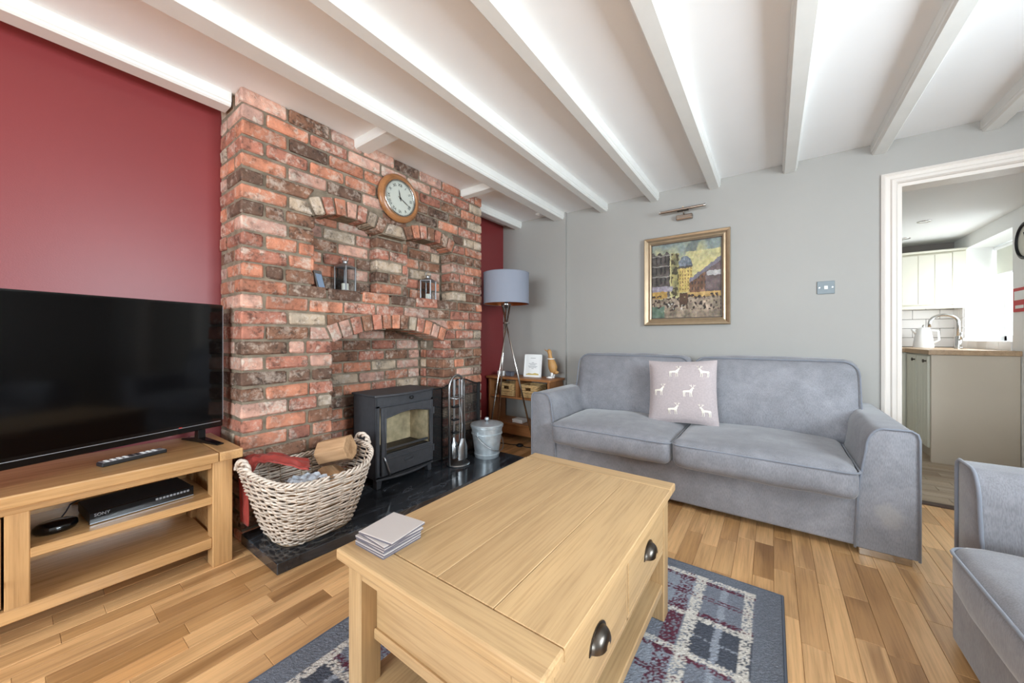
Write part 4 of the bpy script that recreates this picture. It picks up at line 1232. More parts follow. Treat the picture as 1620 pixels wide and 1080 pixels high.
# ------------------------------------------------------------------ alcove: bookcase, lamp and small things
KX0, KX1, KY0, KY1, KZ = -2.47, -1.725, 3.0, 3.275, .645
t = thing('bookcase', 'low brown wooden bookcase standing in the alcove behind the floor lamp', 'bookcase', ((KX0 + KX1) / 2, 3.14, 0))
B('top', M['pinex'], t, KX0 - .02, KX1 + .02, KY0 - .02, KY1, KZ - .024, KZ, bevel=.004)
for a_ in (KX0, KX1 - .022): B('side', M['pinez'], t, a_, a_ + .022, KY0, KY1, 0, KZ - .023, bevel=.002)
B('shelf', M['pinex'], t, KX0 + .02, KX1 - .02, KY0 + .004, KY1, .425, .445, bevel=.002)
B('shelf', M['pinex'], t, KX0 + .02, KX1 - .02, KY0 - .004, KY1, .155, .177, bevel=.002)
B('plinth', M['pinex'], t, KX0 + .02, KX1 - .02, KY0 + .012, KY0 + .028, .06, .156, bevel=.002)
B('divider', M['pinez'], t, -2.12, -2.1, KY0 + .004, KY1, .444, KZ - .023, bevel=.001)
def rattan(x, y, z, label):
    o = thing('rattan_basket', label, 'basket', (x, y, z), 0, None)
    m = MB(); w, d, h = .098, .1, .13
    for i in range(9):
        zz = .006 + i * .0145; tt = i / 8; ww, dd_ = w * (.94 + .06 * tt), d * (.94 + .06 * tt)
        pts = [(a, b, zz + .002 * math.sin((a + b) * 300 + i * PI)) for a, b in rrect(0, 0, ww, dd_, .02, 4)]
        if i in (5, 6):   # open at the front for the hand hole
            pts = [(.034, -dd_, zz)] + pts[15:] + pts[:15] + [(-.034, -dd_, zz)]
            m.tube(pts, .0068, 5)
        else: m.tube(pts, .0068, 5, closed=True)
    m.box(-w * .93, w * .93, -d * .93, d * .93, .001, .008)
    m.build('woven_side', M['rattan'], o, smooth=False, world=False)
    B('back_panel', M['rattan'], o, -w * .9, w * .9, d * .86, d * .9, .006, .12, bevel=0, world=False)
rattan(-2.245, 3.115, .4492, 'honey rattan basket in the bookcase, nearer the red wall')
rattan(-1.975, 3.115, .4492, 'honey rattan basket in the bookcase, nearer the sofa')
o = thing('white_box', 'small white box on the bottom shelf of the bookcase', 'box', (-2.12, 3.08, .1775))
B('box_body', M['whitep'], o, -.06, .06, -.05, .05, 0, .028, bevel=.003, world=False); B('lid', M['whitep'], o, -.062, .062, -.052, .052, .026, .036, bevel=.002, world=False)
# certificate in white frame, leaning
o = thing('certificate_frame', 'white framed certificate leaning on the bookcase top', 'photo frame', (-2.0, 3.13, KZ)); o.rotation_euler = (math.radians(-9), 0, math.radians(8))
m = MB(); fw, fh, bw_ = .098, .235, .013
m.box(-fw, fw, -.008, .008, 0, bw_); m.box(-fw, fw, -.008, .008, fh - bw_, fh); m.box(-fw, -fw + bw_, -.008, .008, 0, fh); m.box(fw - bw_, fw, -.008, .008, 0, fh)
m.build('frame', M['whitep'], o, .002, world=False)
pg = B('certificate', M['whitep'], o, -fw + bw_, fw - bw_, -.003, .003, bw_, fh - bw_, bevel=0, world=False)
m = MB()
for zz, hw_ in ((.196, .028), (.15, .012), (.138, .045), (.126, .03), (.112, .05), (.1, .04), (.088, .012)): m.box(-hw_, hw_, -.0042, -.0028, zz - .0022, zz + .0022)
m.build('print_line', M['greyink'], pg, world=False)
m = MB(); m.box(-.07, .07, -.0042, -.0028, .022, .03); m.prism([(-.07, .03), (.07, .03), (.07, .036), (.03, .044), (0, .036), (-.04, .04)], fXZ, -.0042, -.0028); m.build('print_landscape', plain('ochre_print', (200, 178, 110), .8), pg, world=False)
B('strut', M['whitep'], o, -.02, .02, .006, .03, 0.002, .12, bevel=0, world=False)
# wooden duck
o = thing('duck_figurine', 'carved wooden duck figurine with white boots on the bookcase', 'figurine', (-1.79, 3.14, KZ), math.radians(0))
body_ = [((.03, 0, .045), .012), ((.032, 0, .07), .034), ((.028, 0, .11), .046), ((.016, 0, .15), .042), ((.004, 0, .185), .03), ((-.004, 0, .215), .02), ((-.006, 0, .24), .019), ((-.012, 0, .262), .022), ((-.016, 0, .28), .018), ((-.016, 0, .292), .006)]
m = MB(); m.tube([p for p, r_ in body_], [r_ for p, r_ in body_], 14); m.build('body', M['duckw'], o, smooth=True, world=False)
m = MB(); m.tube([(-.024, 0, .268), (-.05, 0, .275), (-.07, 0, .287)], [.011, .009, .004], 10, flat=.55); m.build('bill', M['duckw'], o, smooth=True, world=False)
m = MB(); m.tube([(.05, 0, .07), (.075, 0, .062), (.09, 0, .068)], [.026, .016, .005], 10); m.build('tail', M['duckw'], o, smooth=True, world=False)
for s in (-1, 1):
    m = MB(); m.tube([(.028, s * .018, .06), (.024, s * .02, .02)], [.012, .012], 10); m.tube([(.03, s * .02, .012), (-.005, s * .022, .012), (-.03, s * .024, .008)], [.013, .015, .008], 10, flat=.75); m.build('boot', M['whitep'], o, smooth=True, world=False)
m = MB(); m.tube([(.004 + .034 * math.cos(2 * PI * i / 16), .034 * math.sin(2 * PI * i / 16), .196) for i in range(16)], .005, 6, closed=True); m.build('neck_scarf', M['whitep'], o, smooth=True, world=False)
o = thing('card_box', 'small white card box on the bookcase top beside the red wall', 'box', (-2.36, 3.08, KZ), .1)
B('carton', M['whitep'], o, -.035, .035, -.02, .02, 0, .05, bevel=.002, world=False); B('label_strip', M['greyink'], o, -.03, .03, -.0212, -.0198, .012, .02, bevel=0, world=False)
o = thing('grey_tin', 'small grey tin on the bookcase top beside the certificate', 'tin', (-2.26, 3.10, KZ), -.05)
B('tin_body', plain('grey_tin', (112, 116, 126), .4, .3), o, -.042, .042, -.022, .022, 0, .036, bevel=.005, seg=2, world=False); B('lid', plain('grey_tin_lid', (96, 100, 112), .4, .3), o, -.044, .044, -.024, .024, .034, .046, bevel=.004, world=False)

# tripod floor lamp
LX, LY = -2.075, 2.785
t = thing('floor_lamp', 'chrome tripod floor lamp with grey drum shade in the alcove', 'floor lamp', (LX, LY, 0))
SZ0, SZ1, SR = 1.375, 1.665, .218
sh = MB(); ns = 56
rings = []
for r_, z_ in ((SR, SZ0), (SR, SZ1), (SR - .003, SZ1), (SR - .003, SZ0)):
    rings.append([(LX + r_ * math.cos(2 * PI * q / ns), LY + r_ * math.sin(2 * PI * q / ns), z_) for q in range(ns)])
o1 = MB().ring(rings[:2], cap=False).build('shade', M['shade'], t, smooth=True)
o2 = MB().ring(rings[2:], cap=False).build('shade_lining', M['copper'], o1, smooth=True)
for z_ in (SZ0, SZ1):
    m = MB(); m.tube([(LX + SR * math.cos(2 * PI * q / ns), LY + SR * math.sin(2 * PI * q / ns), z_) for q in range(ns)], .0032, 5, closed=True); m.build('shade_rim', M['shade'], o1, smooth=True)
m = MB()
for q in range(3):
    a = 2 * PI * q / 3 + .4; m.tube([(LX, LY, SZ0 + .05), (LX + (SR - .004) * math.cos(a), LY + (SR - .004) * math.sin(a), SZ0 + .02)], .0025, 5)
m.build('shade_carrier', M['chrome'], t, smooth=True)
MB().cyl((LX, LY, SZ0 - .04), (LX, LY, SZ0 + .06), .016, n=14).build('lamp_holder', M['irondark'], t, autos=40)
MB().lathe([(.012, 0), (.014, .02), (.032, .05), (.036, .075), (.026, .1), (0, .112)], (LX, LY, SZ0 + .05), 18).build('bulb', plain('opal_bulb', (238, 236, 230), .3), t, smooth=True)
feet = [(-2.13, 2.545), (-1.86, 2.945), (-2.235, 2.87)]
for i, (fx_, fy_) in enumerate(feet):
    # legs cross just under the shade
    d = Vector((fx_ - LX, fy_ - LY, 0)); tp_ = Vector((LX, LY, 0)) - d * .16; perp = Vector((-d.y, d.x, 0)).normalized() * .013
    p0 = Vector((fx_, fy_, .055 if i == 0 and False else .003)) ; p1 = Vector((tp_.x, tp_.y, SZ0 + .005)) + perp
    if i == 0: p0.z = .003
    m = MB(); m.tube([p0 + perp, p1], .0085, 10); m.build('leg', M['chrome'], t, smooth=True)
m = MB(); m.lathe([(.03, -.008), (.033, 0), (.03, .008)], (LX, LY, 1.19), 18); m.build('leg_clamp', M['chrome'], t, autos=40)
m = MB(); m.lathe([(.05, 0), (.05, .012), (.0, .014)], (LX, LY, SZ0 - .012), 20); m.build('top_plate', M['chrome'], t, autos=40)
o = thing('foot_switch', 'black foot switch of the lamp lying on the floor boards', 'switch', (-1.985, 2.885, 0))
m = MB(); m.lathe([(.03, 0), (.036, .004), (.034, .016), (.02, .024), (0, .026)], (0, 0, 0), 20); m.build('switch_body', M['blackmatt'], o, smooth=True, world=False)
m = MB(); m.tube([(-.03, 0, .006), (-.09, -.015, .004), (-.18, -.03, .004), (-.27, -.04, .004)], .004, 6); m.tube([(.03, 0, .006), (.07, -.005, .004), (.12, .01, .004)], .004, 6); m.build('flex', M['blackmatt'], o, smooth=True, world=False)

# ------------------------------------------------------------------ back wall: painting, picture light, switch
PX0, PX1, PZ0, PZ1 = -.935, -.27, 1.158, 1.928
t = thing('framed_painting', 'oil painting of a busy city street and domed tower in champagne frame', 'painting', ((PX0 + PX1) / 2, YB, PZ0))
FW = .062
def frame_side(a, b, inward, nm='frame_side'):
    prof = [(0, -.012), (0, -.034), (.006, -.04), (.02, -.034), (.034, -.022), (.046, -.026), (.052, -.02), (FW, -.012), (FW, -.004), (0, -.002)]
    a, b, n_ = Vector(a), Vector(b), Vector(inward); dr_ = (b - a).normalized()
    r0_ = [a + n_ * u + dr_ * u + Vector((0, v, 0)) for u, v in prof]; r1_ = [b + n_ * u - dr_ * u + Vector((0, v, 0)) for u, v in prof]
    MB().ring([r0_, r1_]).build(nm, M['goldframe'], t)
c0, c1, c2, c3 = (PX0, YB, PZ0), (PX1, YB, PZ0), (PX1, YB, PZ1), (PX0, YB, PZ1)
frame_side(c0, c1, (0, 0, 1)); frame_side(c1, c2, (-1, 0, 0)); frame_side(c2, c3, (0, 0, -1)); frame_side(c3, c0, (1, 0, 0))
m = MB(); q = FW - .004
for b in ((PX0 + q, PX1 - q, PZ0 + q, PZ0 + q + .007), (PX0 + q, PX1 - q, PZ1 - q - .007, PZ1 - q), (PX0 + q, PX0 + q + .007, PZ0 + q, PZ1 - q), (PX1 - q - .007, PX1 - q, PZ0 + q, PZ1 - q)):
    m.box(b[0], b[1], YB - .016, YB - .006, b[2], b[3])
m.build('slip', M['frameedge'], t)
def paint(u, v):
    """street scene: u to the right, v up"""
    wu = noise.noise(Vector((u * 17, v * 17, 31))) * .011 + noise.noise(Vector((u * 45, v * 45, 11))) * .007
    wv_ = noise.noise(Vector((u * 17, v * 17, 57))) * .011 + noise.noise(Vector((u * 45, v * 45, 77))) * .007
    u, v = u + wu, v + wv_
    nz = lambda f, s=0: noise.noise(Vector((u * f + 3.3, v * f + 1.7, s + .37)))
    c = Vector((205, 190, 120)).lerp(Vector((132, 146, 140)), max(0, min(1, (v - .72) * 4 + nz(6) * .8)))
    if v > .74: c = c.lerp(Vector((96, 106, 110)), max(0, min(.75, (nz(5, 4) + .5 * nz(12, 2)) * 2.2 * min(1, (v - .74) * 8))))
    if v < .86 and u > .5: c = c.lerp(Vector((226, 204, 120)), max(0, .6 + nz(5, 2) * .6))
    # tower under the dome
    if .40 < u < .60 and v > .34:
        if v < .66:
            c = Vector((212, 178, 84)) + Vector((30, 22, 20)) * nz(14, 1)
            if (u * 26) % 1 < .35 and (v * 22) % 1 < .6: c = Vector((132, 96, 62))
        elif ((u - .5) / .1) ** 2 + ((v - .68) / .13) ** 2 < 1:
            c = Vector((118, 128, 140)) + Vector((40, 40, 40)) * nz(26, 3)
            if abs((u - .5) * 40 % 1 - .5) < .12: c = c * .8
        if abs(v - .665) < .012: c = Vector((90, 84, 78))
    if .30 < u < .41 and .3 < v < .86:
        if nz(24, 8) > -.05: c = Vector((150, 140, 84)) + Vector((50, 40, 10)) * nz(20, 5)
        else: c = Vector((84, 74, 50))
    # left block
    if u < .28 and v < .87 + .02 * math.sin(u * 60) and v > .28:
        c = Vector((92, 82, 76)) + Vector((34, 30, 28)) * nz(12, 6)
        if (v * 7.2) % 1 < .1: c = Vector((150, 140, 130))
        if (u * 15) % 1 < .35 and (v * 7.2) % 1 > .3: c = c * .66
    if u < .32 and .36 < v < .43: c = Vector((150, 138, 150)) + Vector((40, 40, 40)) * nz(22, 7)
    if u < .24 and .27 < v < .36: c = Vector((196, 148, 62)) + Vector((40, 40, 20)) * nz(18, 2)
    # right block, roof falling to the left
    top = .50 + max(0, (u - .56)) * .62
    if u > .56 and v < min(top, .76) and v > .26:
        c = Vector((112, 92, 90)) + Vector((34, 26, 26)) * nz(11, 9)
        if u < .78:
            c = Vector((136, 92, 66)) + Vector((40, 30, 24)) * nz(15, 3)
            if (u * 22) % 1 < .35 and (v * 14) % 1 < .55: c = Vector((78, 62, 58))
        if v > top - .05: c = Vector((126, 118, 130))
        if u > .8 and abs(v - .56) < .03: c = Vector((186, 180, 176))
    if u > .52 and .27 < v < .33: c = Vector((206, 158, 80)) + Vector((40, 40, 30)) * nz(24, 4)
    # street, carriages and figures
    if v < .27 + .015 * nz(9):
        c = Vector((150, 128, 104)) + Vector((54, 46, 40)) * nz(9, 5) + Vector((36, 30, 22)) * nz(30, 6)
        if u < .2 and v < .16: c = Vector((98, 122, 100)) + Vector((30, 30, 30)) * nz(16)
    if .10 < v < .31 and nz(30, 12) + .35 * nz(8, 1) > .22: c = Vector((74, 58, 50)) + Vector((50, 20, 20)) * nz(40)
    if .42 < u < .54 and .12 < v < .33 and nz(16, 3) > -.1: c = Vector((96, 66, 46))
    if .16 < u < .5 and .1 < v < .2 and nz(34, 15) > .3: c = Vector((214, 206, 190))
    g_ = (c.x + c.y + c.z) / 3; st_ = 1 + .14 * nz(26, 21) + .07 * nz(60, 5)
    return tuple(max(8, min(240, (q_ * .72 + g_ * .28) * st_ * .93 + jit(9))) for q_ in c)
pnx, pnz = 190, 220
pv, pcl = [], []
ax0, ax1, az0, az1 = PX0 + FW - .004, PX1 - FW + .004, PZ0 + FW - .004, PZ1 - FW + .004
for j in range(pnz):
    for i in range(pnx):
        u, v = i / (pnx - 1), j / (pnz - 1)
        pv.append((ax0 + (ax1 - ax0) * u, YB - .009 + jit(.0004), az0 + (az1 - az0) * v)); pcl += list(lin(paint(u, v)))
pm = bpy.data.meshes.new('canvas'); pm.from_pydata(pv, [], [(j * pnx + i, j * pnx + i + 1, (j + 1) * pnx + i + 1, (j + 1) * pnx + i) for j in range(pnz - 1) for i in range(pnx - 1)]); pm.update()
ca = pm.color_attributes.new('Col', 'FLOAT_COLOR', 'POINT'); ca.data.foreach_set('color', pcl)
pm.materials.append(M['canvas']); link('canvas', pm, t)
B('backing_board', M['frameedge'], t, PX0 + .01, PX1 - .01, YB - .0065, YB + .001, PZ0 + .01, PZ1 - .01, bevel=0)

t = thing('picture_light', 'slim bronze and chrome picture light above the painting', 'picture light', (-.605, YB, 2.07))
m = MB(); m.box(-.668, -.541, YB - .045, YB + .001, 2.05, 2.092); m.build('wall_mount', M['bronze'], t, .008, 2)
m = MB(); m.tube([(-.605, YB - .03, 2.085), (-.605, YB - .075, 2.105), (-.605, YB - .085, 2.118)], .006, 8); m.build('arm', M['chrome'], t, smooth=True)
m = MB(); m.tube([(-.785, YB - .085, 2.122), (-.445, YB - .085, 2.122)], .0105, 12); m.build('lamp_tube', M['bronze'], t, autos=40)
for s in (-.787, -.443): MB().cyl((s - .006, YB - .085, 2.122), (s + .006, YB - .085, 2.122), .0125, n=12).build('end_cap', M['chrome'], t, autos=40)
B('clip', M['pewter'], t, -.65, -.56, YB - .098, YB - .072, 2.104, 2.113)
MB().lathe([(.0, .012), (.006, .012), (.007, .02), (0, .026)], (-.605, YB - .085, 2.122), 10).build('finial', M['goldframe'], t)

t = thing('light_switch', 'brushed steel light switch plate on the grey wall', 'light switch', (.305, YB, 1.40))
B('plate', plain('satin_switch_plate', (116, 126, 131), .4, .0), t, .257, .352, YB - .008, YB + .001, 1.358, 1.448, bevel=.002)
B('rocker', M['whitep'], t, .295, .315, YB - .012, YB - .007, 1.39, 1.415, bevel=.002)
for xx in (.27, .34): MB().cyl((xx, YB - .0095, 1.403), (xx, YB - .007, 1.403), .004, n=10).build('screw', M['chrome'], t)
o = thing('beam_sensor', 'small white sensor fixed under the alcove ceiling', 'sensor', (-1.96, 3.2, CEIL - .018))
B('sensor_body', M['whitep'], o, -.03, .03, -.022, .022, 0, .02, bevel=.005, seg=2, world=False); B('sensor_lens', M['whitep'], o, -.012, .012, -.012, .012, -.006, .002, bevel=.002, world=False)

# ------------------------------------------------------------------ kitchen beyond the doorway
KB, KR, KC = 5.8, 1.55, 2.055
kf = props(B('floor_kitchen', M['grout'], None, -.2, KR + .4, YB + .02, KB + .1, -.1, -.002, bevel=0), 'pale wood-look kitchen floor beyond the doorway', 'floor', kind='structure')
yy = YB + .05; r_ = 0
kc = {}
while yy < KB:
    xx = .4 - (r_ % 3) * .11
    while xx < KR:
        key = round(min(xx + .32, KR) - xx, 3)
        if key > .02:
            if key not in kc:
                me = MB().box(-key / 2 + .001, key / 2 - .001, -.0385, .0385, -.004, 0).mesh('vinyl_plank', .0008); me.materials.append(M['vinyl']); kc[key] = me
            o = link('vinyl_plank', kc[key], kf, False); o.location = (xx + key / 2, yy + .04, .001)
        xx += .32
    yy += .08; r_ += 1
kwb = props(B('wall_kitchen_back', M['grout'], None, -.2, KR + .4, KB, KB + .1, -.05, KC + .1, bevel=0), 'kitchen back wall with white metro tiles', 'wall', kind='structure')
props(B('ceiling_kitchen', M['kwhite'], None, -.2, KR + .4, YB + .12, KB + .1, KC, KC + .08, bevel=0), 'white kitchen ceiling with downlights', 'ceiling', kind='structure')
props(B('wall_kitchen_left', M['kwhite'], None, -.3, -.2, YB + .12, KB + .1, -.05, KC + .1, bevel=0), 'white kitchen side wall facing the window', 'wall', kind='structure')
VY0, VY1, VZ0, VZ1 = 4.66, 5.56, 1.02, 1.93
m = MB(); m.box(KR, KR + .3, YB + .12, VY0, -.05, KC + .1); m.box(KR, KR + .3, VY1, KB, -.05, KC + .1); m.box(KR, KR + .3, VY0, VY1, -.05, VZ0); m.box(KR, KR + .3, VY0, VY1, VZ1, KC + .1)
kwr = props(m.build('wall_kitchen_right', M['kwhite']), 'thick white kitchen wall with a deep window reveal', 'wall', kind='structure')
# metro tiles
tc = {}
def tile(par, x, y, z, w, axis):
    key = (round(w, 3), axis)
    if key not in tc:
        b_ = (-w / 2, w / 2, -.004, .004, -.0475, .0475) if axis == 'X' else (-.004, .004, -w / 2, w / 2, -.0475, .0475)
        me = MB().box(*b_).mesh('tile', .002); me.materials.append(M['tile']); tc[key] = me
    o = link('tile', tc[key], par, False); o.location = (x, y, z)
for r_ in range(5):
    z = .95 + .05 + r_ * .1
    if z > 1.42: continue
    a_ = .95 - (.1 if r_ % 2 else 0)
    while a_ < KR:
        q0, q1 = max(a_, .95), min(a_ + .197, KR - .003)
        if q1 - q0 > .02: tile(kwb, (q0 + q1) / 2, KB - .004, z, q1 - q0, 'X')
        a_ += .2
    a_ = VY1 - (.1 if r_ % 2 else 0)
    while a_ < KB:
        q0, q1 = max(a_, VY1 + .003), min(a_ + .197, KB - .009)
        if q1 - q0 > .02: tile(kwr, KR - .004, (q0 + q1) / 2, z, q1 - q0, 'Y')
        a_ += .2
    if r_ == 0: pass
    if r_ > 0 and z < 1.42:
        a_ = KR - (.1 if r_ % 2 else 0)
        while a_ < KR + .26:
            q0, q1 = max(a_, KR + .002), min(a_ + .197, KR + .26)
            if q1 - q0 > .02: tile(kwr, (q0 + q1) / 2, VY1 - .004, z, q1 - q0, 'X')
            a_ += .2
a_ = VY0
while a_ < VY1:
    q0, q1 = a_, min(a_ + .197, VY1); tile(kwr, KR - .004, (q0 + q1) / 2, .972, q1 - q0, 'Y'); a_ += .2
# window
t = thing('window_3', 'white kitchen window deep in the reveal behind a roller blind', 'window', (KR + .26, 5.1, VZ0), kind='structure')
m = MB(); wx0, wx1 = KR + .25, KR + .30
m.box(wx0, wx1, VY0, VY1, VZ0, VZ0 + .05); m.box(wx0, wx1, VY0, VY1, VZ1 - .05, VZ1); m.box(wx0, wx1, VY0, VY0 + .05, VZ0, VZ1); m.box(wx0, wx1, VY1 - .05, VY1, VZ0, VZ1)
m.box(wx0, wx1, 5.36, 5.41, VZ0, VZ1); m.box(wx0 + .01, wx1 - .01, 5.1, 5.125, VZ0, VZ1); m.box(wx0 + .01, wx1 - .01, VY0, 5.37, 1.46, 1.485)
m.build('window_frame', M['upvc'], t, .004)
for y0, y1 in ((VY0 + .05, 5.1), (5.125, 5.36), (5.41, VY1 - .05)): B('pane', M['glass'], t, wx0 + .02, wx0 + .025, y0, y1, VZ0 + .05, VZ1 - .05, bevel=0)
t = thing('roller_blind', 'pale roller blind half lowered over the kitchen window', 'blind', (KR + .2, 5.1, 1.9))
B('cloth', M['blind'], t, KR + .198, KR + .2015, VY0 + .02, VY1 - .02, 1.655, 1.9, bevel=0)
MB().cyl((KR + .2, VY0 + .01, 1.905), (KR + .2, VY1 - .01, 1.905), .018, n=14).build('roller', M['upvc'], t, autos=40)
B('bottom_bar', M['upvc'], t, KR + .194, KR + .206, VY0 + .02, VY1 - .02, 1.64, 1.658)
m = MB(); m.tube([(KR + .19, VY1 - .015, 1.9), (KR + .19, VY1 - .015, 1.5)], .002, 5); m.build('pull_chain', M['upvc'], t)
# base units
def unit(name, label, x0, x1, y0, y1, face, doors, panel=None):
    o = thing(name, label, 'kitchen unit', ((x0 + x1) / 2, (y0 + y1) / 2, 0), 0, None)
    B('carcass', M['cream'], o, x0, x1, y0, y1, .1, .905)
    B('plinth', M['beige'], o, x0 + .03, x1 - .01, y0 + .03, y1 - .01, 0, .1, bevel=0)
    for a_, b_ in doors:
        dm = MB(); hd_ = MB()
        n = 4; w = (b_ - a_)
        if face == 'X':
            dm.box(x0 - .02, x0 - .006, a_ + .002, b_ - .002, .11, .895)
            d_ = dm.build('door', M['cream'], o, .002)
            for i in range(n): B('door_board', M['cream'], d_, x0 - .024, x0 - .019, a_ + .004 + (w - .008) * i / n + .002, a_ + .004 + (w - .008) * (i + 1) / n - .002, .115, .89, bevel=.0015)
            hd_.lathe([(0, 0), (.006, 0), (.006, .012), (.015, .016), (.015, .022), (0, .026)], (0, 0, 0), 14, 'X'); hd_.v = [(x0 - .024 - p[0], a_ + .04 + p[1], .85 + p[2]) for p in hd_.v]
        else:
            dm.box(a_ + .002, b_ - .002, y0 - .02, y0 - .006, .11, .895)
            d_ = dm.build('door', M['cream'], o, .002)
            hd_.lathe([(0, 0), (.006, 0), (.006, .012), (.015, .016), (.015, .022), (0, .026)], (0, 0, 0), 14, 'Y'); hd_.v = [((a_ + b_) / 2 + p[0], y0 - .02 - p[1], .87 + p[2]) for p in hd_.v]
        hd_.build('knob', M['pewter'], d_, smooth=True)
    return o
u1 = unit('sink_unit', 'cream boarded sink unit beside the kitchen window, beige end panel', 1.1, KR - .004, 4.56, 5.195, 'X', [(4.58, 4.88), (4.885, 5.19)])
B('end_panel', M['beige'], u1, 1.085, KR - .003, 4.535, 4.56, 0, .9065, bevel=.002)
u2 = unit('base_unit', 'cream base unit along the kitchen back wall', .5, KR - .004, 5.2, KB - .012, 'Y', [(.5, .8), (.805, .935), (.94, 1.068)])
wt = MB(); wt.prism([(1.065, 4.515), (KR - .001, 4.515), (KR - .001, KB - .009), (.48, KB - .009), (.48, 5.17), (1.065, 5.17)], fXY, .907, .947)
props(wt.build('worktop', M['worktop'], None, .003), 'pale wooden kitchen worktop running along the window wall', 'worktop')
# wall cupboard
o = thing('wall_cupboard', 'cream boarded wall cupboard above the tiled kitchen splashback', 'cupboard', (1.1, 5.65, 1.37))
B('carcass', M['cream'], o, .6, KR - .002, 5.5, KB - .001, 1.37, 1.915)
for a_, b_ in ((.62, .98), (.985, 1.452)):
    d_ = B('door', M['cream'], o, a_, b_, 5.482, 5.498, 1.385, 1.90)
    nb = 4
    for i in range(nb): B('door_board', M['cream'], d_, a_ + .002 + (b_ - a_ - .004) * i / nb + .002, a_ + .002 + (b_ - a_ - .004) * (i + 1) / nb - .002, 5.477, 5.483, 1.39, 1.895, bevel=.002)
B('filler', M['cream'], o, 1.456, KR - .003, 5.485, 5.5, 1.38, 1.905)
B('cornice', M['cream'], o, .58, KR - .003, 5.465, KB - .002, 1.915, 1.935, bevel=.004); B('light_pelmet', M['cream'], o, .6, KR - .003, 5.478, 5.5, 1.345, 1.372)
# tap, kettle, jar
o = thing('mixer_tap', 'tall curved chrome mixer tap at the kitchen sink', 'tap', (1.40, 5.14, .947))
pts = [(1.40, 5.14, .947), (1.40, 5.14, 1.19)] + [(1.40 - .09 + .09 * math.cos(a), 5.14, 1.19 + .075 * math.sin(a)) for a in [PI * i / 14 for i in range(1, 15)]] + [(1.218, 5.14, 1.15)]
m = MB(); m.tube(pts, .0125, 12); m.build('spout', M['chrome'], o, smooth=True)
MB().lathe([(.028, 0), (.028, .01), (.02, .016), (.02, .11), (.014, .12)], (1.40, 5.14, .947), 18).build('tap_body', M['chrome'], o, autos=40)
m = MB(); m.tube([(1.40, 5.12, 1.03), (1.40, 5.085, 1.035), (1.40, 5.08, 1.10)], .007, 8); m.build('lever', M['chrome'], o, smooth=True)
o = thing('kettle', 'white kettle on the kitchen worktop below the wall cupboard', 'kettle', (1.29, 5.62, .947))
m = MB(); m.lathe([(.0, 0), (.075, 0), (.075, .02), (.066, .1), (.052, .19), (.045, .2), (.0, .215)], (0, 0, 0), 28); m.build('jug', M['whitep'], o, autos=40, world=False)
m = MB(); m.tube([(.05, -.02, .18), (.1, -.02, .17), (.105, -.02, .08), (.068, -.02, .05)], .009, 8); m.build('handle', M['whitep'], o, smooth=True, world=False)
MB().lathe([(.008, .21), (.012, .222), (.006, .236), (0, .238)], (0, 0, 0), 12).build('lid_knob', M['chrome'], o, smooth=True, world=False)
m = MB(); m.tube([(-.05, 0, .15), (-.085, 0, .19)], [.018, .009], 8); m.build('spout', M['whitep'], o, smooth=True, world=False)
o = thing('storage_jar', 'blue and white jar on the kitchen worktop by the doorway edge', 'jar', (1.055, 5.6, .947))
MB().lathe([(0, 0), (.045, 0), (.05, .02), (.05, .09), (.04, .105), (0, .106)], (0, 0, 0), 24).build('jar_body', M['bluemetal'], o, autos=40, world=False)
MB().lathe([(.042, .104), (.044, .108), (.042, .128), (.01, .132), (.01, .145), (0, .147)], (0, 0, 0), 24).build('lid', M['chrome'], o, autos=40, world=False)
o = thing('kitchen_clock', 'round dark rimmed clock on the kitchen window wall', 'clock', (KR, 4.41, 1.775))
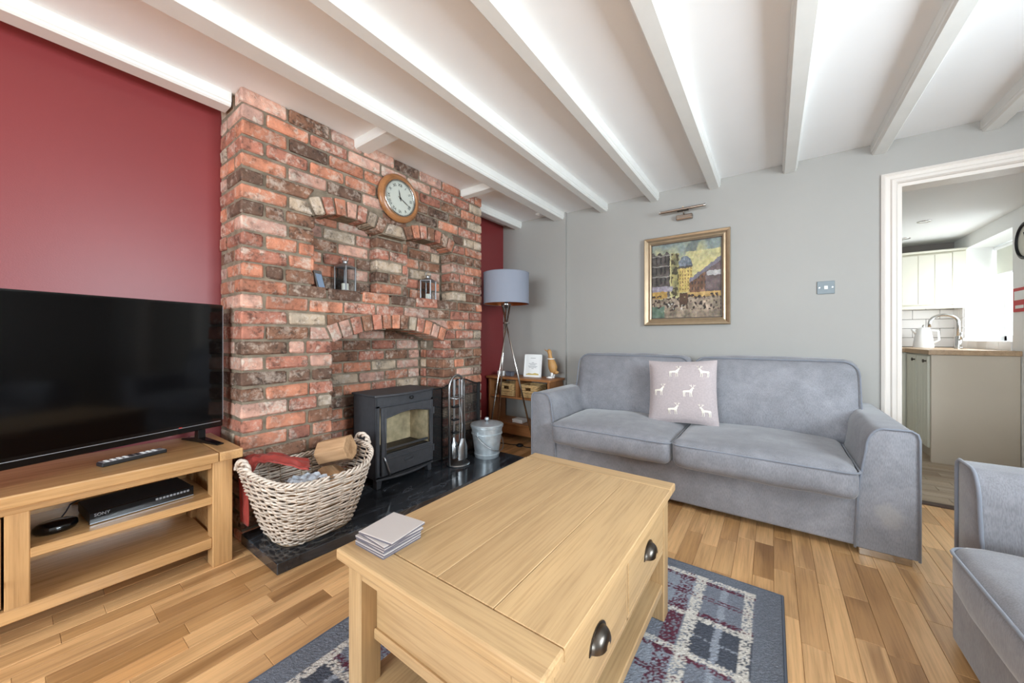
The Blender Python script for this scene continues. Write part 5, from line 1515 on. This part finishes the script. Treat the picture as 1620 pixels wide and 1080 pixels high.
m = MB(); m.lathe([(.13, 0), (.14, -.008), (.14, -.028), (.122, -.034), (.118, -.02)], (KR, 4.41, 1.775), 40, 'X', False); m.build('rim', M['irondark'], o, autos=40)
MB().lathe([(0, -.002), (.125, -.002), (.125, -.018), (0, -.018)], (KR, 4.41, 1.775), 40, 'X').build('dial', M['dial'], o)
m = MB(); m.tube([(KR - .022, 4.41, 1.775), (KR - .022, 4.44, 1.84)], .003, 5); m.tube([(KR - .022, 4.41, 1.775), (KR - .022, 4.34, 1.76)], .003, 5); m.build('hand', M['ink'], o)
o = thing('red_sign', 'red and white hanging sign on the kitchen wall beside the window', 'sign', (KR, 4.53, 1.25))
B('board', M['signred'], o, KR - .012, KR + .001, 4.42, 4.618, 1.25, 1.435); B('white_motif', M['whitep'], o, KR - .0135, KR - .011, 4.45, 4.6, 1.34, 1.41); B('white_motif', M['whitep'], o, KR - .0135, KR - .011, 4.47, 4.585, 1.275, 1.3)
for (xx, yy, ll) in ((1.064, 4.62, 'recessed chrome kitchen downlight above the beige end panel'), (1.087, 5.3, 'recessed chrome kitchen downlight close to the wall cupboard')):
    o = thing('downlight', ll, 'downlight', (xx, yy, KC), 0, 'kitchen ceiling downlights')
    MB().lathe([(.026, -.001), (.04, -.006), (.043, -.002), (.043, .004)], (0, 0, 0), 24, 'Z', False).build('ring', M['chrome'], o, smooth=True, world=False)
    MB().lathe([(0, -.0015), (.03, -.0015), (.03, .003), (0, .003)], (0, 0, 0), 20).build('lens', M['whitep'], o, world=False)
dg = bpy.context.evaluated_depsgraph_get()
for o in TEXTS:
    me = bpy.data.meshes.new_from_object(o.evaluated_get(dg)); nm = o.name
    q = bpy.data.objects.new('text_tmp', me); COL.objects.link(q)
    q.parent = o.parent; q.matrix_parent_inverse = o.matrix_parent_inverse.copy(); q.location = o.location; q.rotation_euler = o.rotation_euler
    bpy.data.objects.remove(o); q.name = nm
print('bricks', NB[0], 'objects', len(bpy.data.objects), 'tris', sum(len(o.data.polygons) * 2 for o in bpy.data.objects if o.type == 'MESH'))
